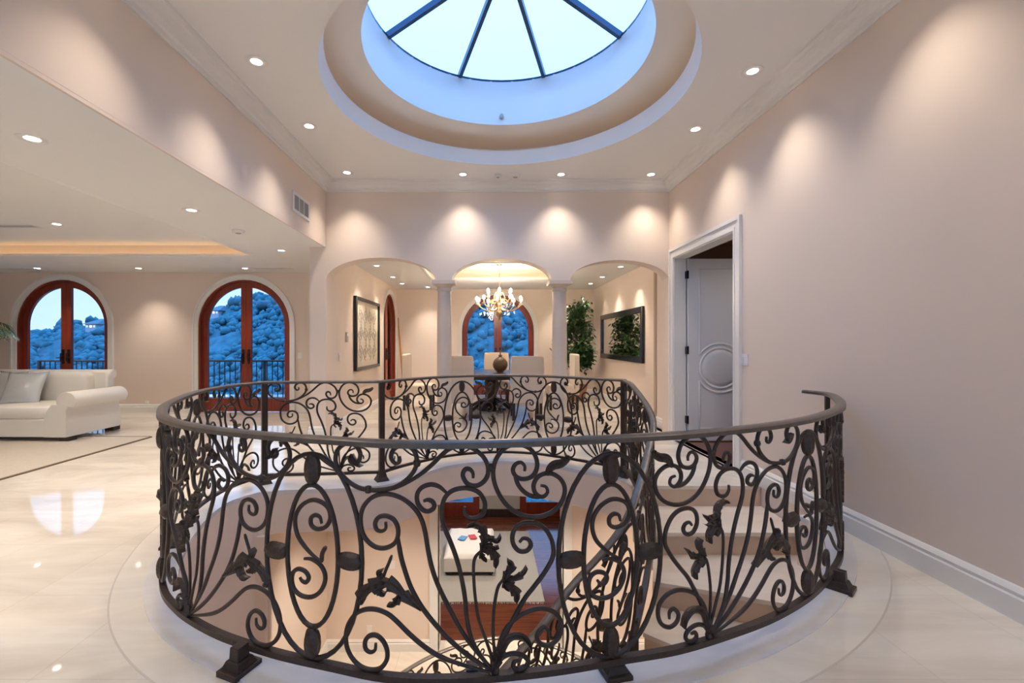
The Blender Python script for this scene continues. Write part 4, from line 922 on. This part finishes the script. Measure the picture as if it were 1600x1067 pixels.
l = bpy.data.lights.new('chandelier_glow', 'POINT'); l.energy = P_CHAN; l.color = (1, .76, .5); l.shadow_soft_size = .22
o = bpy.data.objects.new('chandelier_glow', l); COL.objects.link(o); o.parent = ch; o.location = (0, 0, -.70)
# framed scrollwork panel on the left wall
ay0, ay1, az0, az1 = 7.80, 9.52, .86, 2.16
art = thing('wall_art', 'dark framed cream panel with grey scrollwork on the left dining wall', 'wall art', (XL, 8.66, 1.5))
fw = .06
MB().slab([(ay0, az0), (ay1, az0), (ay1, az1), (ay0, az1)], [[(ay0 + fw, az0 + fw), (ay1 - fw, az0 + fw), (ay1 - fw, az1 - fw), (ay0 + fw, az1 - fw)]], (XL, 0, 0), Y3, Z3, (.06, 0, 0)).build('frame', M['blackframe'], art, bevel=.006)
MB().box(XL, XL + .02, ay0 + fw, ay1 - fw, az0 + fw, az1 - fw).build('panel', M['canvas'], art)
sp = lambda cy, cz, r, a0, tr, d: [(cy + d * r * (1 - .8 * i / 26) * math.cos(a0 + tr * i / 26), cz + r * (1 - .8 * i / 26) * math.sin(a0 + tr * i / 26)) for i in range(27)]
mb = MB()
for iy in range(4):
    for iz in range(3):
        cy = ay0 + .2 + (iy + .5) * (ay1 - ay0 - .4) / 4; cz = az0 + .17 + (iz + .5) * (az1 - az0 - .34) / 3; d = 1 if (iy + iz) % 2 else -1
        for a0, dd in ((0, d), (PI, d), (PI / 2, -d), (-PI / 2, -d)):
            P = sp(cy + dd * .085 * math.cos(a0) * d, cz + .085 * math.sin(a0), .085, a0, 7.5, dd); mb.tube([(XL + .024, a, b) for a, b in P], .0055, 5, up=(1, 0, 0))
mb.build('scrollwork', M['greymetal'], art, 60)
# mirror on the right wall
my0, my1, mz0, mz1 = 7.9, 10.78, .99, 1.99
mi = thing('wall_mirror', 'wide black framed mirror on the right dining wall', 'mirror', (XD, 9.3, 1.5)); fw = .11
MB().slab([(my0, mz0), (my1, mz0), (my1, mz1), (my0, mz1)], [[(my0 + fw, mz0 + fw), (my1 - fw, mz0 + fw), (my1 - fw, mz1 - fw), (my0 + fw, mz1 - fw)]], (XD, 0, 0), Y3, Z3, (-.05, 0, 0)).build('frame', M['blackframe'], mi, bevel=.01)
MB().box(XD - .018, XD, my0 + fw - .01, my1 - fw + .01, mz0 + fw - .01, mz1 - fw + .01).build('mirror_glass', M['mirror'], mi)
# ficus
fx, fy = 2.12, 10.72
fi = thing('potted_ficus', 'bushy potted ficus tree behind the right column beside the mirror', 'potted plant', (fx, fy, 0))
MB().lathe([(.19, 0), (.21, .03), (.27, .34), (.28, .36), (.25, .36), (.23, .32), (.001, .32)], (fx, fy, 0), 28, False).build('basket_pot', M['basket'], fi, 40)
MB().lathe([(.24, .33), (.12, .345), (.001, .34)], (fx, fy, 0), 20, False).build('soil', M['soil'], fi)
rnd = random.Random(11); tips = []
mb = MB(); 
for k in range(3):
    a = k * 2.1; mb.tube(cr([(fx + .05 * math.cos(a), fy + .05 * math.sin(a), .33), (fx + .03 * math.cos(a + 1), fy + .03 * math.sin(a + 1), .8), (fx + .06 * math.cos(a + 2), fy + .06 * math.sin(a + 2), 1.25), (fx + .12 * math.cos(a), fy + .12 * math.sin(a), 1.9)], 5), .02, 7, taper=lambda t: 1.1 - .7 * t)
mb.build('trunk', M['bark'], fi, 60)
mb = MB()
for k in range(42):
    zz = .80 + 1.35 * rnd.random(); rad = .40 * (1 - .55 * max(0, (zz - 1.5) / .8)) * (.55 + .45 * rnd.random()); a = rnd.random() * 2 * PI
    tip = Vector((fx + rad * math.cos(a), fy + rad * math.sin(a), zz + .12)); st = Vector((fx, fy, max(.7, zz - .25)))
    mb.tube(cr([st, (st + tip) / 2 + Vector((0, 0, .06)), tip], 3), .006, 4); tips += [tip, (st * .35 + tip * .65)]
mb.build('branches', M['bark'], fi)
mb = MB()
for tip in tips:
    for q in range(30):
        p = tip + Vector((max(-.2, min(.2, rnd.gauss(0, .085))), rnd.gauss(0, .085), rnd.gauss(0, .09)))
        if p.x > 2.54 or p.y > 11.4: continue
        a = rnd.random() * 2 * PI; el = -.9 + rnd.random() * .9; L = .10 + .06 * rnd.random()
        T = Vector((math.cos(a) * math.cos(el), math.sin(a) * math.cos(el), math.sin(el))); S = T.cross(Vector((0, 0, 1))).normalized() * L * .26; Nn = S.cross(T).normalized() * .008
        mb.add([p, p + T * L * .45 + S, p + T * L, p + T * L * .45 - S, p + T * L * .5 + Nn], [(0, 1, 4), (1, 2, 4), (2, 3, 4), (3, 0, 4), (0, 3, 2, 1)])
o = mb.build('foliage', M['leaf'], fi); o['kind'] = 'stuff'
# leaning wooden poles in the corner
dr = thing('wooden_pole', 'slim tan wooden pole leaning in the far left dining corner', 'pole', (-2.1, 11.45, 0))
MB().tube([(-2.02, 11.34, 0.02), (-2.225, 11.54, 1.98)], .03, 10, taper=lambda t: 1.25 - .75 * t).build('shaft', M['tanwood'], dr, 60)
MB().lathe([(.045, 0), (.047, .03), (.04, .06)], (-2.02, 11.34, 0), 12).build('foot_cap', M['darkwood'], dr, 60)

# ------------------------------------------------------------------ lower room
ot = thing('tufted_ottoman', 'white tufted ottoman on the grey rug of the lower room', 'ottoman', (-.31, 9.2, ZL))
ox, oX, oy, oY, zb = -.79, .17, 8.55, 9.85, ZL + .012
MB().box(ox, oX, oy, oY, zb + .07, zb + .33).build('body', M['sofa'], ot, bevel=.02)
vs = []; fs = []; nx, ny = 24, 32
for j in range(ny + 1):
    for i in range(nx + 1):
        u, v = i / nx, j / ny; d = 0
        for a in range(4):
            for b in range(5):
                q = ((u - (a + .5) / 4) * 4) ** 2 + ((v - (b + .5) / 5) * 5) ** 2; d += .02 * math.exp(-q * 7)
        e = min(u, 1 - u, v * 1.35, (1 - v) * 1.35); vs.append((ox + (oX - ox) * u, oy + (oY - oy) * v, zb + .33 + .085 * min(1, e / .08) ** .5 - d))
for j in range(ny):
    for i in range(nx): a = j * (nx + 1) + i; fs.append((a, a + 1, a + nx + 2, a + nx + 1))
n0 = len(vs); fs.append(tuple([i for i in range(nx + 1)][::-1] + [j * (nx + 1) for j in range(1, ny + 1)][:] + [ny * (nx + 1) + i for i in range(1, nx + 1)] + [j * (nx + 1) + nx for j in range(ny - 1, 0, -1)]))
MB().add(vs, fs[:-1]).build('tufted_top', M['sofa'], ot, 180)
MB().box(ox + .03, oX - .03, oy + .03, oY - .03, zb + .03, zb + .07).build('plinth', M['black'], ot)
for a in (ox + .08, oX - .08):
    for b in (oy + .08, oY - .08): MB().cbox((a, b, zb + .02), (.07, .07, .04)).build('foot', M['black'], ot)
for lab, x, y, rz, m in (('red magazine lying on the white tufted ottoman', -.27, 9.3, .3, 'print'), ('blue magazine left of the red one on the tufted ottoman', -.47, 9.24, -.4, 'printblue')):
    t = thing('magazine', lab, 'magazine', (x, y, zb + .42)); MB().cbox((x, y, zb + .424), (.14, .19, .012), rz).build('cover', M[m], t); MB().cbox((x, y, zb + .4235), (.136, .184, .009), rz).build('pages', M['plastic'], t)
rg = thing('shag_rug', 'pale grey shag rug with fringe on the lower wood floor', 'rug', (-.2, 9, ZL))
MB().box(-1.6, 1.0, 7.72, 10.6, ZL + .0005, ZL + .012).build('rug_pile', M['greyrug'], rg)
mb = MB()
for i in range(110):
    x = -1.58 + 2.56 * i / 109; mb.tube([(x, 7.73, ZL + .008), (x + rnd.gauss(0, .01), 7.66 + rnd.gauss(0, .008), ZL + .006)], .005, 4)
mb.build('fringe', M['greyrug'], rg)

# ------------------------------------------------------------------ outside: balcony, hillside, trees, houses
struct(MB().box(-10.4, -2.5, YF + .2, 10.75, -.16, -.03).box(-2.5, 3.2, YD + .2, 13.4, -.16, -.03), 'floor_balcony', M['deck'], 'pale balcony deck outside the arched doors', 'floor')
bl = thing('balcony_railing', 'dark iron balcony railing outside the sitting room doors', 'railing', (-6.4, 10.5, -.03))
MB().tube([(-10.3, 10.5, .93), (-2.6, 10.5, .93)], .022, 8, square=True).build('top_rail', M['black'], bl); MB().tube([(-10.3, 10.5, .08), (-2.6, 10.5, .08)], .016, 8, square=True).build('bottom_rail', M['black'], bl)
for i in range(64): x = -10.3 + 7.7 * i / 63; MB().tube([(x, 10.5, .08), (x, 10.5, .93)], .009, 4, square=True).build('baluster', M['black'], bl)
for x in (-10.3, -7.7, -5.1, -2.6): MB().cbox((x, 10.5, .45), (.05, .05, .98)).build('post', M['black'], bl)
def ridge(u):      # skyline height angle by direction X/Y
    K = [(-1.6, .01), (-1.03, .014), (-.95, .018), (-.88, .026), (-.80, .03), (-.62, .058), (-.55, .065), (-.50, .075), (-.46, .095), (-.40, .15), (-.2, .20), (.0, .24), (.3, .25), (.8, .2), (1.6, .1)]
    for (a, x), (b, y) in zip(K, K[1:]):
        if a <= u <= b: return x + (y - x) * (u - a) / (b - a)
    return .05
def gz(X, Y):
    u = X / Y; f = max(0, min(1, (Y - 16) / 84)); s_ = f ** 1.25
    return -9 + (9 + CAM_H + ridge(max(-1.6, min(1.6, u))) * 100) * s_ + (1 - f) * -1.5 + 1.2 * math.sin(X * .21 + Y * .13) * f + .8 * math.sin(X * .47 - Y * .31) * f
vs = []; fs = []; nx, ny = 240, 150
from mathutils import noise as mnoise
for j in range(ny + 1):
    Y = 14 + 120 * (j / ny) ** 1.2
    for i in range(nx + 1):
        X = (-1.75 + 3.4 * i / nx) * Y; h_ = mnoise.fractal(Vector((X * .35, Y * .35, 0)), .9, 2.1, 4); h2_ = abs(mnoise.noise(Vector((X * .9, Y * .9, 3.))))
        vs.append((X, Y, (gz(X, Y) if Y < 100 else gz(X * 100 / Y, 100) - (Y - 100) * .5) + (h_ * .9 + h2_ * .6) * min(1.4, Y / 60)))
for j in range(ny):
    for i in range(nx): a = j * (nx + 1) + i; fs.append((a, a + 1, a + nx + 2, a + nx + 1))
struct(MB().add(vs, fs), 'terrain', M['hill'], 'hillside beyond the doors, coloured with blue dusk haze', 'hillside', 180)
rnd = random.Random(3); mb = MB()
ico = bmesh.new(); bmesh.ops.create_icosphere(ico, subdivisions=1, radius=1); IV = [v.co.copy() for v in ico.verts]; IF = [tuple(v.index for v in f.verts) for f in ico.faces]; ico.free()
for k in range(14000):
    Y = 18 + 84 * rnd.random() ** .7; u = -1.25 + 1.75 * rnd.random(); X = u * Y
    if any(abs(u - hu) < .05 and -3 < Y - hy < 9 for hu, hy in ((-.868, 92), (-.945, 72), (-.598, 92), (-.585, 70), (-.585, 34))): continue
    r = (.2 + .6 * rnd.random()) * (Y / 70) * 1.1; z0 = gz(X, Y)
    for q in range(1):
        c = Vector((X + rnd.gauss(0, r * .5), Y + rnd.gauss(0, r * .5), z0 + r * (.5 + .5 * rnd.random())))
        mb.add([c + v * (r * (.55 + .75 * rnd.random())) for v in IV], IF)
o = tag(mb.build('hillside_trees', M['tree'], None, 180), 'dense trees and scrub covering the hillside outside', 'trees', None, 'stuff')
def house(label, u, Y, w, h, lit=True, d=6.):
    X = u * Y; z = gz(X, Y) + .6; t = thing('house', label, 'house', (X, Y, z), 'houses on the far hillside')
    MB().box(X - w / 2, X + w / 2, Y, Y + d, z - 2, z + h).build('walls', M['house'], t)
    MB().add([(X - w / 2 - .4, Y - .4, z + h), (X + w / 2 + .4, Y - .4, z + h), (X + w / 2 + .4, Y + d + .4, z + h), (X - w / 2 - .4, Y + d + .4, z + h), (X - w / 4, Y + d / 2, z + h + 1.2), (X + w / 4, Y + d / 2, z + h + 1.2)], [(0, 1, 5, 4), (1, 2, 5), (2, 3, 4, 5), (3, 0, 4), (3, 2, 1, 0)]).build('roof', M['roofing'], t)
    for i in range(3):
        x = X - w / 2 + w * (i + .5) / 3; MB().box(x - w * .1, x + w * .1, Y - .06, Y, z + h * .3, z + h * .75).build('window', M['litwin' if lit and i == 1 else 'mirror'], t)
house('white hillside house seen through the right half of the left arched door', -.868, 92, 2.2, 1.0)
house('white house high on the hill in the right arched sitting room door', -.598, 92, 2.0, .9)
house('white house low below the balcony railing outside the right arched door', -.585, 34, 1.4, 1.0, False, 2.)

# ------------------------------------------------------------------ sky
wd = bpy.data.worlds.new('dusk_sky'); sc.world = wd; wd.use_nodes = True
nt = wd.node_tree; N = nt.nodes; L = nt.links; bg = N['Background']
tc = N.new('ShaderNodeTexCoord'); sx = N.new('ShaderNodeSeparateXYZ'); rp = N.new('ShaderNodeValToRGB')
L.new(tc.outputs['Generated'], sx.inputs['Vector']); L.new(sx.outputs['Z'], rp.inputs['Fac']); L.new(rp.outputs['Color'], bg.inputs['Color'])
e = rp.color_ramp.elements; e[0].position = 0.0; e[0].color = (.50, .70, 1.0, 1); e[1].position = .75; e[1].color = SKY_TOP
m_ = e.new(.22); m_.color = (.36, .60, 1.0, 1); bg.inputs['Strength'].default_value = SKY_S
# ------------------------------------------------------------------ camera
cam = bpy.data.cameras.new('camera'); co = bpy.data.objects.new('camera', cam); COL.objects.link(co)
co.location = (0, 0, CAM_H); co.rotation_euler = (PI / 2, 0, 0)
cam.sensor_width = 36; cam.lens = 711 / 1600 * 36; cam.shift_x = 41 / 1600; cam.shift_y = 1.5 / 1600; cam.clip_start = .05; cam.clip_end = 2000
sc.camera = co
vs_ = sc.view_settings; sc.display_settings.display_device = 'sRGB'; vs_.view_transform = 'Standard'; vs_.look = 'None'; vs_.gamma = 1; vs_.exposure = EXPO; vs_.use_curve_mapping = False
sc.cycles.max_bounces = 10; sc.cycles.diffuse_bounces = 6; sc.cycles.glossy_bounces = 4; sc.cycles.transparent_max_bounces = 12; sc.cycles.transmission_bounces = 6
sc.cycles.sample_clamp_indirect = 6; sc.cycles.caustics_reflective = False; sc.cycles.caustics_refractive = False; sc.cycles.use_light_tree = True
sc.cycles.use_denoising = True
